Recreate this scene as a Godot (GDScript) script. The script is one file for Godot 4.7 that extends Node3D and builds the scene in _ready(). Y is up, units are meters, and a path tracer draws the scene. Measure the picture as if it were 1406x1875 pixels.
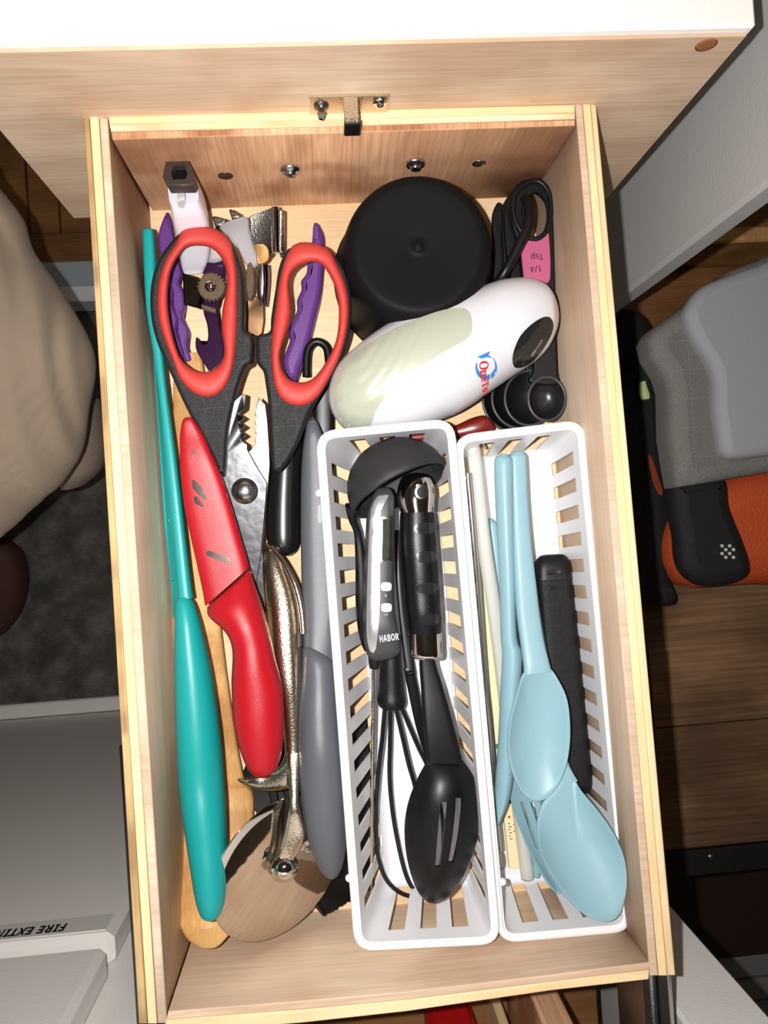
extends Node3D

const FY := 0.70        # height of the drawer's floor above the van's floor
const FOC := 1408.0     # focal length in pixels of the 1406 x 1875 frame
var CB := Basis(Vector3(0.99527, 0.071, 0.0663), Vector3(0.06559, 0.01229, -0.99777), Vector3(-0.07165, 0.9974, 0.00757))
var CP := Vector3(0.08575, FY + 0.42888, 0.17645)
var ORG := Vector3.ZERO
var TV := PackedVector3Array()
var TU := PackedVector2Array()
var TG := PackedInt32Array()
var GRP := 1
var LC := []            # the last loft: its sections, for things that lie on its surface
var LE := 2.0
var M := {}
const CROPS := {0: [0.0, 0.0, 1.0], 3: [200.0, 270.0, 2.812], 4: [580.0, 280.0, 2.812], 5: [230.0, 740.0, 3.124], 6: [560.0, 740.0, 2.343], 7: [300.0, 1200.0, 3.348], 8: [620.0, 1200.0, 2.511], 9: [320.0, 360.0, 5.86]}

# ---------- places ----------
func at(x: float, y: float, h: float) -> Vector3:          # a traced point at h millimetres above the drawer's floor
	var d := CB * Vector3((x - 703.0) / FOC, -(y - 937.5) / FOC, -1.0)
	return CP + d * ((FY + h * 0.001 - CP.y) / d.y)

func atz(x: float, y: float, z: float) -> Vector3:         # a traced point on an upright plane across the drawer
	var d := CB * Vector3((x - 703.0) / FOC, -(y - 937.5) / FOC, -1.0)
	return CP + d * ((z - CP.z) / d.z)

func cr(k: int, a: Array, pairs := 1) -> Array:            # from a detail crop of the photograph to its own pixels
	var c: Array = CROPS[k]
	var o := []
	for r in a:
		var q: Array = r.duplicate()
		for i in pairs:
			q[2 * i] = c[0] + q[2 * i] / c[2]
			q[2 * i + 1] = c[1] + q[2 * i + 1] / c[2]
		o.append(q)
	return o

func cat(a: float, b: float, c: float, d: float, t: float) -> float:
	return 0.5 * ((2.0 * b) + (c - a) * t + (2.0 * a - 5.0 * b + 4.0 * c - d) * t * t + (3.0 * b - a - 3.0 * c + d) * t * t * t)

func smooth(rows: Array, k: int, closed := false) -> Array:
	if k <= 1:
		return rows
	var o := []
	var n := rows.size()
	var last := n if closed else n - 1
	for i in last:
		var p: Array = rows[(i - 1 + n) % n] if closed else rows[maxi(i - 1, 0)]
		var q: Array = rows[i]
		var r: Array = rows[(i + 1) % n]
		var s: Array = rows[(i + 2) % n] if closed else rows[mini(i + 2, n - 1)]
		for j in k:
			var row := []
			for m in q.size():
				row.append(cat(p[m], q[m], r[m], s[m], float(j) / k))
			o.append(row)
	if not closed:
		o.append(rows[n - 1])
	return o

# ---------- triangles ----------
func tri(a: Vector3, b: Vector3, c: Vector3, g: int, ua := Vector2.ZERO, ub := Vector2.ZERO, uc := Vector2.ZERO) -> void:
	TV.append(a); TV.append(b); TV.append(c)
	TU.append(ua); TU.append(ub); TU.append(uc)
	TG.append(g)

func quad(a: Vector3, b: Vector3, c: Vector3, d: Vector3, g: int) -> void:
	tri(a, b, c, g)
	tri(a, c, d, g)

func grid(rings: Array, closed: bool) -> void:
	GRP += 1
	for i in rings.size() - 1:
		var a: Array = rings[i]
		var b: Array = rings[i + 1]
		var n := a.size()
		for j in (n if closed else n - 1):
			var k := (j + 1) % n
			quad(a[j], a[k], b[k], b[j], GRP)

func fan(ring: Array, flip := false) -> void:
	GRP += 1
	var c := Vector3.ZERO
	for p in ring:
		c += p
	c /= ring.size()
	for j in ring.size():
		var a: Vector3 = ring[j]
		var b: Vector3 = ring[(j + 1) % ring.size()]
		if flip:
			tri(c, b, a, GRP)
		else:
			tri(c, a, b, GRP)

func flat2(ring: Array) -> PackedVector2Array:
	var o := PackedVector2Array()
	for p in ring:
		o.append(Vector2(p.x, p.z))
	return o

func cap(ring: Array, up: bool, holes := []) -> void:      # closes an outline that may bend inwards and may have holes
	GRP += 1
	var pts := ring.duplicate()
	for h in holes:
		pts.append_array(h)
	var flat := flat2(pts)
	var outer := flat2(ring)
	var idx := PackedInt32Array()
	if holes.is_empty():
		idx = Geometry2D.triangulate_polygon(outer)
	if idx.is_empty():
		var inner := []
		for h in holes:
			inner.append(flat2(h))
		var all := Geometry2D.triangulate_delaunay(flat)
		for i in range(0, all.size(), 3):
			var c := (flat[all[i]] + flat[all[i + 1]] + flat[all[i + 2]]) / 3.0
			var ok := Geometry2D.is_point_in_polygon(c, outer)
			for h in inner:
				ok = ok and not Geometry2D.is_point_in_polygon(c, h)
			if ok:
				idx.append(all[i]); idx.append(all[i + 1]); idx.append(all[i + 2])
	for i in range(0, idx.size(), 3):
		var a: Vector3 = pts[idx[i]]
		var b: Vector3 = pts[idx[i + 1]]
		var c: Vector3 = pts[idx[i + 2]]
		var n := (c - a).cross(b - a)
		if (n.y > 0.0) == up:
			tri(a, b, c, GRP)
		else:
			tri(a, c, b, GRP)

# ---------- shapes ----------
func world(pts: Array, h: float) -> Array:
	var o := []
	for p in pts:
		o.append(at(p[0], p[1], p[2] if p.size() > 2 else h))
	return o

func outward(P: Array) -> Array:
	var n := P.size()
	var area := 0.0
	for i in n:
		var a: Vector3 = P[i]
		var b: Vector3 = P[(i + 1) % n]
		area += a.x * b.z - b.x * a.z
	var sg := 1.0 if area > 0.0 else -1.0
	var N := []
	for i in n:
		var e0: Vector3 = P[i] - P[(i - 1 + n) % n]
		var e1: Vector3 = P[(i + 1) % n] - P[i]
		var n0 := Vector2(e0.z, -e0.x).normalized() * sg
		var n1 := Vector2(e1.z, -e1.x).normalized() * sg
		var m := (n0 + n1)
		m = m / maxf(0.6, m.length_squared() * 0.5) if m.length() > 0.01 else n0
		N.append(Vector3(m.x, 0, m.y))
	return N

func slab(P: Array, thick: float, bev: float, holes := []) -> void:   # an outline in the world made solid, its upper edge rounded
	var N := outward(P)
	var rings := []
	for s in [0.0, 0.35, 0.7, 1.0]:
		var a: float = s * PI / 2.0
		var ring := []
		for i in P.size():
			ring.append(P[i] - N[i] * bev * 0.001 * (1.0 - sin(a)) + Vector3.DOWN * bev * 0.001 * (1.0 - cos(a)))
		rings.append(ring)
		if bev <= 0.0:
			break
	var low := []
	for p in P:
		low.append(p + Vector3.DOWN * thick * 0.001)
	rings.append(low)
	grid(rings, true)
	cap(rings[0], true, holes)
	var lows := []
	for h in holes:
		var l := []
		for p in h:
			l.append(p + Vector3.DOWN * thick * 0.001)
		lows.append(l)
		grid([l, h], true)
	cap(low, false, lows)

func plate(pts: Array, thick: float, bev: float, h := 0.0, k := 1, holes := []) -> void:
	var hs := []
	for q in holes:
		hs.append(world(smooth(q, k, true), h))
	slab(world(smooth(pts, k, true), h), thick, bev, hs)

func lr(rows: Array, e := 2.0, k := 6, n := 24, fit := true) -> void: # a body between a left and a right outline: [xl, yl, xr, yr, height, half thickness]
	var S := smooth(rows, k)
	var C := []
	var U := []
	var T := []
	for r in S:
		var a := at(r[0], r[1], r[4])
		var b := at(r[2], r[3], r[4])
		C.append((a + b) * 0.5)
		U.append((b - a) * 0.5)
		T.append(minf(r[5] * 0.001, (b - a).length() * 0.62) if fit else r[5] * 0.001)
	LC = []
	LE = e
	var rings := []
	for i in C.size():
		var t: Vector3 = (C[mini(i + 1, C.size() - 1)] - C[maxi(i - 1, 0)]).normalized()
		var v: Vector3 = U[i].cross(t).normalized()
		if v.y < 0.0:
			v = -v
		var along: Vector3 = v.cross(U[i]).normalized()
		LC.append([C[i], U[i], v, T[i], along])
		var ring := []
		for j in n:
			var f := TAU * j / n
			var c := cos(f)
			var s := sin(f)
			ring.append(C[i] + U[i] * signf(c) * pow(absf(c), 2.0 / e) + v * T[i] * signf(s) * pow(absf(s), 2.0 / e))
		rings.append(ring)
	grid(rings, true)
	fan(rings[0], true)
	fan(rings[-1])

func inside(p: Vector3) -> bool:
	var best := 1e9
	var at_row: Array = LC[0]
	for r in LC:
		var d: float = absf((p - r[0]).dot(r[4]))   # along the body, across its width
		if d < best:
			best = d
			at_row = r
	if best > 0.004:
		return false
	var q: Vector3 = p - at_row[0]
	return pow(absf(q.dot(at_row[1]) / at_row[1].length_squared()), LE) + pow(absf(q.dot(at_row[2]) / maxf(at_row[3], 1e-5)), LE) < 1.0

func touch(x: float, y: float) -> Vector3:                 # where the line of a traced point meets the last loft
	var top := at(x, y, 100.0)
	var d := (at(x, y, 0.0) - top).normalized()
	var t := 0.0
	while t < 0.13 and not inside(top + d * t):
		t += 0.0015
	var lo := t - 0.0015
	for i in 6:
		var mid := (lo + t) * 0.5
		if inside(top + d * mid):
			t = mid
		else:
			lo = mid
	return top + d * t

func drape(pts: Array, lift: float, step := 9.0, k := 1) -> void:     # a skin that follows the last loft inside an outline
	var B := smooth(pts, k, true)
	var poly := PackedVector2Array()
	for p in B:
		poly.append(Vector2(p[0], p[1]))
	var r := Rect2(poly[0], Vector2.ZERO)
	for p in poly:
		r = r.expand(p)
	var all := poly.duplicate()
	var shrunk := Geometry2D.offset_polygon(poly, -step * 0.4)
	var x := r.position.x
	while x < r.end.x:
		var y := r.position.y
		while y < r.end.y:
			for s in shrunk:
				if Geometry2D.is_point_in_polygon(Vector2(x, y), s):
					all.append(Vector2(x, y))
			y += step
		x += step
	var W := []
	for p in all:
		var q := touch(p.x, p.y)
		W.append(q + (CP - q).normalized() * lift * 0.001)
	GRP += 1
	var idx := Geometry2D.triangulate_delaunay(all)
	for i in range(0, idx.size(), 3):
		if Geometry2D.is_point_in_polygon((all[idx[i]] + all[idx[i + 1]] + all[idx[i + 2]]) / 3.0, poly):
			var a: Vector3 = W[idx[i]]
			var b: Vector3 = W[idx[i + 1]]
			var c: Vector3 = W[idx[i + 2]]
			if (c - a).cross(b - a).y > 0.0:
				tri(a, b, c, GRP)
			else:
				tri(a, c, b, GRP)
	GRP += 1
	for i in poly.size():
		var a: Vector3 = W[i]
		var b: Vector3 = W[(i + 1) % poly.size()]
		var da := (a - CP).normalized() * (lift + 0.8) * 0.001
		quad(a, b, b + da, a + da, GRP)

func dish(pts: Array, depth: float, thick: float, h := 0.0, k := 4, pw := 2.0) -> void:   # a spoon's bowl (depth > 0) or a dome (depth < 0)
	var O := world(smooth(pts, k, true), h)
	var c := Vector3.ZERO
	for p in O:
		c += p
	c /= O.size()
	var sxx := 0.0                  # the plane through the rim; what the rim departs from it fades towards the middle
	var sxz := 0.0
	var szz := 0.0
	var sxy := 0.0
	var szy := 0.0
	for p in O:
		var r: Vector3 = p - c
		sxx += r.x * r.x
		sxz += r.x * r.z
		szz += r.z * r.z
		sxy += r.x * r.y
		szy += r.z * r.y
	var det := maxf(sxx * szz - sxz * sxz, 1e-18)
	var gx := (sxy * szz - szy * sxz) / det
	var gz := (szy * sxx - sxy * sxz) / det
	var top := []
	var low := []
	for s in [1.0, 0.975, 0.95, 0.9, 0.82, 0.72, 0.6, 0.48, 0.36, 0.24, 0.12, 0.04]:
		var a := []
		var b := []
		for p in O:
			var r: Vector3 = p - c
			var plane := gx * r.x + gz * r.z
			var q: Vector3 = c + r * s
			q.y = c.y + plane * s + (r.y - plane) * pow(s, 3.0) - depth * 0.001 * (1.0 - pow(minf(1.0, s / 0.955), pw))
			a.append(q)
			b.append(q + Vector3.DOWN * thick * 0.001 * (1.0 if s < 0.99 else 0.8))
		top.append(a)
		low.append(b)
	low.reverse()
	var lip := []
	for p in O:
		lip.append(c + (p - c) * (1.0 + 0.0004 * thick / maxf(0.004, (p - c).length()) * 0.5) + Vector3.DOWN * thick * 0.0004)
	grid(low + [lip] + [top[0]], true)
	grid(top, true)
	fan(top[-1])
	fan(low[0], true)

func shell(P: Array, solid: Callable, thick: float, wrap := false) -> void:   # a sheet of cells, some left open, given a thickness; P[i][j]
	var ni := P.size()
	var nj: int = P[0].size()
	var Q := []
	for i in ni:
		var row := []
		for j in nj:
			var di: Vector3 = P[(i + 1) % ni][j] - P[(i - 1 + ni) % ni][j] if wrap else P[mini(i + 1, ni - 1)][j] - P[maxi(i - 1, 0)][j]
			var dj: Vector3 = P[i][mini(j + 1, nj - 1)] - P[i][maxi(j - 1, 0)]
			row.append(P[i][j] + dj.cross(di).normalized() * thick * 0.001)
		Q.append(row)
	var ci := ni if wrap else ni - 1
	var g0 := GRP + 1
	GRP += 3
	for i in ci:
		var i2 := (i + 1) % ni
		for j in nj - 1:
			if not solid.call(i, j):
				continue
			quad(P[i][j], P[i][j + 1], P[i2][j + 1], P[i2][j], g0)
			quad(Q[i][j], Q[i2][j], Q[i2][j + 1], Q[i][j + 1], g0 + 1)
			if j == 0 or not solid.call(i, j - 1):
				quad(P[i][j], P[i2][j], Q[i2][j], Q[i][j], -1)
			if j == nj - 2 or not solid.call(i, j + 1):
				quad(P[i2][j + 1], P[i][j + 1], Q[i][j + 1], Q[i2][j + 1], -1)
			if (i == 0 and not wrap) or ((i > 0 or wrap) and not solid.call((i - 1 + ci) % ci, j)):
				quad(P[i][j + 1], P[i][j], Q[i][j], Q[i][j + 1], -1)
			if (i == ci - 1 and not wrap) or ((i < ci - 1 or wrap) and not solid.call((i + 1) % ci, j)):
				quad(P[i2][j], P[i2][j + 1], Q[i2][j + 1], Q[i2][j], -1)

func tubew(P: Array, r: float, closed := false, n := 12) -> void:
	var rings := []
	var m := P.size()
	var u := Vector3.ZERO
	for i in m:
		var t: Vector3 = (P[(i + 1) % m] - P[(i - 1 + m) % m]) if closed else (P[mini(i + 1, m - 1)] - P[maxi(i - 1, 0)])
		t = t.normalized()
		if u == Vector3.ZERO:
			u = t.cross(Vector3.UP if absf(t.y) < 0.9 else Vector3.RIGHT)
		u = (u - t * u.dot(t)).normalized()
		var v := t.cross(u)
		var ring := []
		for j in n:
			var a := TAU * j / n
			ring.append(P[i] + (u * cos(a) + v * sin(a)) * r * 0.001)
		rings.append(ring)
	if closed:
		rings.append(rings[0])
	grid(rings, true)
	if not closed:
		fan(rings[0], true)
		fan(rings[-1])

func tube(pts: Array, r: float, closed := false, k := 6, n := 12) -> void:
	tubew(world(smooth(pts, k, closed), 0.0), r, closed, n)

func lathe(base: Vector3, axis: Vector3, prof: Array, n := 40) -> void:  # [radius, height] in millimetres along an axis
	axis = axis.normalized()
	var u := axis.cross(Vector3.RIGHT if absf(axis.x) < 0.8 else Vector3.FORWARD).normalized()
	var v := axis.cross(u)
	var rings := []
	for q in prof:
		var ring := []
		for j in n:
			var a := TAU * j / n
			ring.append(base + axis * q[1] * 0.001 + (u * cos(a) + v * sin(a)) * maxf(q[0], 0.01) * 0.001)
		rings.append(ring)
	grid(rings, true)
	fan(rings[0], true)
	fan(rings[-1])

func box(lo: Vector3, hi: Vector3, bev := 1.0, xf := Transform3D.IDENTITY) -> void:      # a box with chamfered edges, in metres
	var b := minf(bev * 0.001, minf(hi.x - lo.x, minf(hi.y - lo.y, hi.z - lo.z)) * 0.45)
	var c := (lo + hi) * 0.5
	var s := (hi - lo) * 0.5
	var V := func(x: int, y: int, z: int, ax: int) -> Vector3:
		var e := s - Vector3(b, b, b)
		e[ax] = s[ax]
		return xf * (c + Vector3(x * e.x, y * e.y, z * e.z))
	for ax in 3:
		var p := (ax + 1) % 3
		var q := (ax + 2) % 3
		for sg in [-1, 1]:
			var w := []
			for t in [[-1, -1], [1, -1], [1, 1], [-1, 1]]:
				var d := [0, 0, 0]
				d[ax] = sg; d[p] = t[0]; d[q] = t[1]
				w.append(V.call(d[0], d[1], d[2], ax))
			if sg > 0:
				w.reverse()
			quad(w[0], w[1], w[2], w[3], -1)
		for sp in [-1, 1]:
			for sq in [-1, 1]:
				var d0 := [0, 0, 0]
				var d1 := [0, 0, 0]
				d0[ax] = -1; d0[p] = sp; d0[q] = sq
				d1[ax] = 1; d1[p] = sp; d1[q] = sq
				var w := [V.call(d0[0], d0[1], d0[2], p), V.call(d1[0], d1[1], d1[2], p), V.call(d1[0], d1[1], d1[2], q), V.call(d0[0], d0[1], d0[2], q)]
				if sp * sq < 0:
					w.reverse()
				quad(w[0], w[1], w[2], w[3], -1)
	for x in [-1, 1]:
		for y in [-1, 1]:
			for z in [-1, 1]:
				if x * y * z > 0:
					tri(V.call(x, y, z, 0), V.call(x, y, z, 2), V.call(x, y, z, 1), -1)
				else:
					tri(V.call(x, y, z, 0), V.call(x, y, z, 1), V.call(x, y, z, 2), -1)

func letters(what: String, size: float, xf: Transform3D, font := "Droid Sans", bold := false, deep := 0.15) -> void:   # size = height of the type in millimetres
	var f := SystemFont.new()
	f.font_names = PackedStringArray([font])
	f.font_weight = 700 if bold else 400
	var t := TextMesh.new()
	t.text = what
	t.font = f
	t.font_size = 64
	t.pixel_size = 0.01
	var k := size * 0.001 / 0.64
	t.depth = deep * 0.001 / k
	xf = xf.scaled_local(Vector3(k, k, k))
	t.curve_step = 1.0
	t.horizontal_alignment = HORIZONTAL_ALIGNMENT_LEFT
	var a := t.surface_get_arrays(0)
	var v: PackedVector3Array = a[Mesh.ARRAY_VERTEX]
	var idx = a[Mesh.ARRAY_INDEX]
	if idx == null or idx.is_empty():
		for i in range(0, v.size(), 3):
			tri(xf * v[i], xf * v[i + 1], xf * v[i + 2], -1)
	else:
		for i in range(0, idx.size(), 3):
			tri(xf * v[idx[i]], xf * v[idx[i + 1]], xf * v[idx[i + 2]], -1)

func lying(p: Vector3, turn: float, tilt := Vector3.UP) -> Transform3D:   # type that lies flat, its top turned from the picture's top by an angle
	var y := Vector3(sin(turn), 0, -cos(turn))
	y = (y - tilt * y.dot(tilt)).normalized()
	return Transform3D(Basis(y.cross(tilt).normalized(), y, tilt), p)

# ---------- objects ----------
func build() -> ArrayMesh:
	var st := SurfaceTool.new()
	st.begin(Mesh.PRIMITIVE_TRIANGLES)
	for i in TG.size():
		for j in 3:
			st.set_smooth_group(TG[i])
			st.set_uv(TU[3 * i + j])
			st.add_vertex(TV[3 * i + j] - ORG)
	st.generate_normals()
	st.index()
	TV.clear(); TU.clear(); TG.clear()
	GRP = 1
	return st.commit()

func part(called: String, m: Material, parent: Node3D, label := "") -> MeshInstance3D:
	var o := MeshInstance3D.new()
	o.name = called
	o.mesh = build()
	o.material_override = m
	if label:
		o.set_meta("label", label)
	parent.add_child(o, true)
	return o

func thing(called: String, label: String, category: String, base: Vector3, group := "") -> Node3D:
	var o := Node3D.new()
	o.name = called
	add_child(o, true)
	o.position = base
	ORG = base
	o.set_meta("label", label)
	o.set_meta("category", category)
	if group:
		o.set_meta("group", group)
	return o

func struct(called: String, m: Material, label: String, category: String) -> MeshInstance3D:
	ORG = Vector3.ZERO
	var o := part(called, m, self, label)
	o.set_meta("kind", "structure")
	o.set_meta("category", category)
	return o

# ---------- materials ----------
func mat(c: Color, rough := 0.5, metal := 0.0, spec := 0.5) -> StandardMaterial3D:
	var m := StandardMaterial3D.new()
	m.albedo_color = c
	m.roughness = rough
	m.metallic = metal
	m.metallic_specular = spec
	return m

func rgb(r: int, g: int, b: int) -> Color:
	return Color(r / 255.0, g / 255.0, b / 255.0)

func noise(sd: int, freq: float, oct := 4) -> FastNoiseLite:
	var f := FastNoiseLite.new()
	f.seed = sd
	f.noise_type = FastNoiseLite.TYPE_SIMPLEX_SMOOTH
	f.frequency = freq
	f.fractal_octaves = oct
	return f

func grainy(m: StandardMaterial3D, nm: Texture2D, scale: float, strength: float) -> StandardMaterial3D:
	m.normal_enabled = true
	m.normal_texture = nm
	m.normal_scale = strength
	m.uv1_triplanar = true
	m.uv1_world_triplanar = true
	m.uv1_scale = Vector3(scale, scale, scale)
	return m

func blend(sd: int, a: Color, b: Color, c: Color, fx: int, fy: int, blot: float, fine: float, turned := false) -> ImageTexture:   # grain: streaks fx : fy, blotches, fine lines
	var n1 := noise(sd, 0.03).get_seamless_image(fx, fy)
	n1.resize(512, 512, Image.INTERPOLATE_CUBIC)
	var n2 := noise(sd + 1, 0.012, 3).get_seamless_image(256, 256)
	n2.resize(512, 512, Image.INTERPOLATE_CUBIC)
	var n3 := noise(sd + 2, 0.25, 3).get_seamless_image(maxi(16, fx / 2), 512)
	n3.resize(512, 512, Image.INTERPOLATE_CUBIC)
	var d1 := n1.get_data()
	var d2 := n2.get_data()
	var d3 := n3.get_data()
	var out := PackedByteArray()
	out.resize(512 * 512 * 3)
	for i in 512 * 512:
		var v := clampf((d1[i] / 255.0 - 0.25) * 1.7, 0.0, 1.0)
		var w := clampf((d2[i] / 255.0 - 0.45) * 3.0, 0.0, 1.0) * blot
		var f := 1.0 + (d3[i] / 255.0 - 0.5) * fine
		out[3 * i] = int(clampf(lerpf(lerpf(a.r, b.r, v), c.r, w) * f, 0.0, 1.0) * 255.0)
		out[3 * i + 1] = int(clampf(lerpf(lerpf(a.g, b.g, v), c.g, w) * f, 0.0, 1.0) * 255.0)
		out[3 * i + 2] = int(clampf(lerpf(lerpf(a.b, b.b, v), c.b, w) * f, 0.0, 1.0) * 255.0)
	var im := Image.create_from_data(512, 512, false, Image.FORMAT_RGB8, out)
	if turned:
		im.rotate_90(CLOCKWISE)
	return ImageTexture.create_from_image(im)

func wood(t: Texture2D, scale := 4.0, rough := 0.6) -> StandardMaterial3D:
	var m := mat(Color.WHITE, rough, 0.0, 0.35)
	m.albedo_texture = t
	m.uv1_triplanar = true
	m.uv1_world_triplanar = true
	m.uv1_scale = Vector3(scale, scale, scale)
	m.uv1_offset = Vector3(0.37, 0.11, 0.23)
	return m

# ---------- the scene ----------
func _ready() -> void:
	var cam := Camera3D.new()
	cam.name = "camera"
	cam.transform = Transform3D(CB, CP)
	cam.fov = rad_to_deg(2.0 * atan(937.5 / FOC))
	cam.near = 0.02
	cam.current = true
	add_child(cam)
	var env := Environment.new()
	env.background_mode = Environment.BG_COLOR
	env.background_color = Color(0.02, 0.02, 0.022)
	env.tonemap_mode = Environment.TONE_MAPPER_LINEAR
	env.tonemap_exposure = 1.0
	env.sdfgi_enabled = true
	env.ssao_enabled = true
	env.ssil_enabled = true
	var we := WorldEnvironment.new()
	we.name = "world"
	we.environment = env
	add_child(we)
	var flash := AreaLight3D.new()                 # the flash beside the lens
	flash.name = "camera_flash"
	flash.position = CP + CB * Vector3(-0.022, 0.004, 0.0)
	flash.basis = CB
	flash.area_size = Vector2(0.005, 0.005)
	flash.light_color = Color(1.0, 0.985, 0.97)
	flash.light_energy = 0.27
	flash.area_range = 8.0
	flash.area_attenuation = 2.0
	flash.shadow_enabled = true
	add_child(flash)
	make_materials()
	room()
	ceiling_lamp()
	surroundings()
	drawer()
	contents()

func make_materials() -> void:
	var nm := NoiseTexture2D.new()
	nm.width = 256; nm.height = 256
	nm.seamless = true
	nm.as_normal_map = true
	nm.bump_strength = 6.0
	nm.noise = noise(5, 0.09, 3)
	M.nm = nm
	var tan := blend(11, rgb(224, 199, 172), rgb(204, 176, 150), rgb(186, 150, 122), 40, 160, 0.45, 0.13)
	M.ply = wood(tan, 3.3)
	var red := blend(21, rgb(222, 176, 138), rgb(198, 148, 112), rgb(150, 98, 68), 24, 220, 0.75, 0.3, true)
	M.ply_red = wood(red, 4.5)
	var pale := blend(31, rgb(236, 210, 172), rgb(222, 192, 152), rgb(206, 170, 128), 30, 110, 0.4, 0.12)
	M.ply_floor = wood(pale, 4.0)
	var gray := blend(41, rgb(222, 200, 174), rgb(196, 172, 148), rgb(170, 152, 132), 30, 150, 0.6, 0.14)
	M.ply_gray = wood(gray, 3.0)
	M.veneer_olive = wood(blend(51, rgb(206, 176, 124), rgb(176, 144, 96), rgb(128, 96, 64), 60, 200, 0.55, 0.16, true), 5.0)
	M.veneer_gold = wood(blend(61, rgb(246, 218, 172), rgb(236, 204, 154), rgb(222, 188, 138), 40, 160, 0.3, 0.06, true), 5.0)
	M.veneer_pale = wood(blend(71, rgb(242, 216, 184), rgb(226, 194, 158), rgb(210, 176, 138), 40, 160, 0.4, 0.08, true), 5.0)
	M.edge_gold = wood(blend(81, rgb(246, 220, 178), rgb(238, 208, 162), rgb(222, 186, 136), 40, 120, 0.3, 0.06), 5.0)
	M.edge_pale = wood(blend(91, rgb(246, 222, 188), rgb(232, 204, 166), rgb(205, 170, 120), 40, 120, 0.5, 0.08), 5.0)
	M.bamboo = wood(blend(101, rgb(214, 172, 112), rgb(190, 142, 84), rgb(150, 98, 52), 180, 24, 0.5, 0.2, true), 6.0, 0.5)
	M.vinyl = wood(blend(111, rgb(142, 110, 80), rgb(108, 80, 57), rgb(80, 60, 44), 24, 180, 0.6, 0.3), 2.0, 0.6)
	M.dark_wood = wood(blend(121, rgb(156, 112, 68), rgb(128, 88, 54), rgb(100, 68, 42), 30, 140, 0.4, 0.2), 2.5, 0.6)
	M.carpet = wood(blend(131, rgb(116, 113, 107), rgb(82, 80, 76), rgb(66, 64, 61), 120, 120, 0.5, 0.3), 5.0, 0.9)
	M.white_paint = grainy(mat(rgb(246, 244, 240), 0.45), nm, 12.0, 0.03)
	M.gray_paint = grainy(mat(rgb(196, 195, 193), 0.5), nm, 12.0, 0.03)
	M.wall = mat(rgb(214, 208, 198), 0.8)
	M.plastic_white = mat(rgb(248, 248, 251), 0.3)
	M.plastic_white.backlight_enabled = true
	M.plastic_white.backlight = Color(0.5, 0.5, 0.5)
	M.opener_white = mat(rgb(206, 206, 212), 0.28)
	M.black = grainy(mat(rgb(17, 17, 19), 0.42, 0.0, 0.4), nm, 70.0, 0.25)
	M.black_gloss = mat(rgb(22, 22, 24), 0.25)
	M.black_rough = grainy(mat(rgb(17, 17, 19), 0.45, 0.0, 0.4), nm, 90.0, 0.8)
	M.black_grip = grainy(mat(rgb(30, 30, 33), 0.42), nm, 90.0, 0.8)
	M.nylon = mat(rgb(15, 15, 17), 0.38, 0.0, 0.4)
	M.rubber = grainy(mat(rgb(36, 36, 37), 0.6), nm, 6.0, 0.05)
	M.red = grainy(mat(rgb(190, 58, 52), 0.55), nm, 90.0, 0.2)
	M.red_knife = grainy(mat(rgb(168, 10, 26), 0.4), nm, 90.0, 0.22)
	M.teal = grainy(mat(rgb(14, 148, 148), 0.4), nm, 90.0, 0.12)
	M.slate = grainy(mat(rgb(86, 90, 97), 0.42), nm, 90.0, 0.18)
	M.blue = mat(rgb(136, 174, 186), 0.42)
	M.steel = grainy(mat(rgb(196, 196, 198), 0.28, 1.0), nm, 30.0, 0.12)
	M.blade = grainy(mat(rgb(92, 92, 95), 0.36, 1.0), nm, 6.0, 0.03)
	M.steel_dark = grainy(mat(rgb(120, 116, 110), 0.35, 1.0), nm, 40.0, 0.3)
	M.window = mat(rgb(58, 44, 40), 0.35, 0.5)
	M.chrome = mat(rgb(225, 222, 218), 0.07, 1.0)
	M.mirror = mat(rgb(214, 206, 198), 0.05, 1.0)
	M.nickel = grainy(mat(rgb(208, 196, 178), 0.24, 1.0), nm, 30.0, 0.15)
	M.rust = grainy(mat(rgb(120, 104, 84), 0.6, 0.7), nm, 120.0, 1.0)
	M.zinc = mat(rgb(200, 202, 206), 0.25, 1.0)
	M.purple = grainy(mat(rgb(96, 50, 126), 0.45), nm, 60.0, 0.15)
	M.aubergine = mat(rgb(46, 18, 52), 0.22)
	M.edge_pale_z = wood(blend(151, rgb(240, 214, 172), rgb(228, 196, 150), rgb(216, 178, 130), 40, 160, 0.4, 0.08, true), 5.0)
	M.ply_z = wood(blend(161, rgb(218, 195, 172), rgb(202, 175, 150), rgb(190, 158, 132), 30, 150, 0.45, 0.14), 3.5)
	M.black_rough2 = grainy(mat(rgb(16, 16, 18), 0.36, 0.0, 0.4), nm, 60.0, 0.12)
	M.dark = mat(rgb(18, 18, 19), 0.6)

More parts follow.
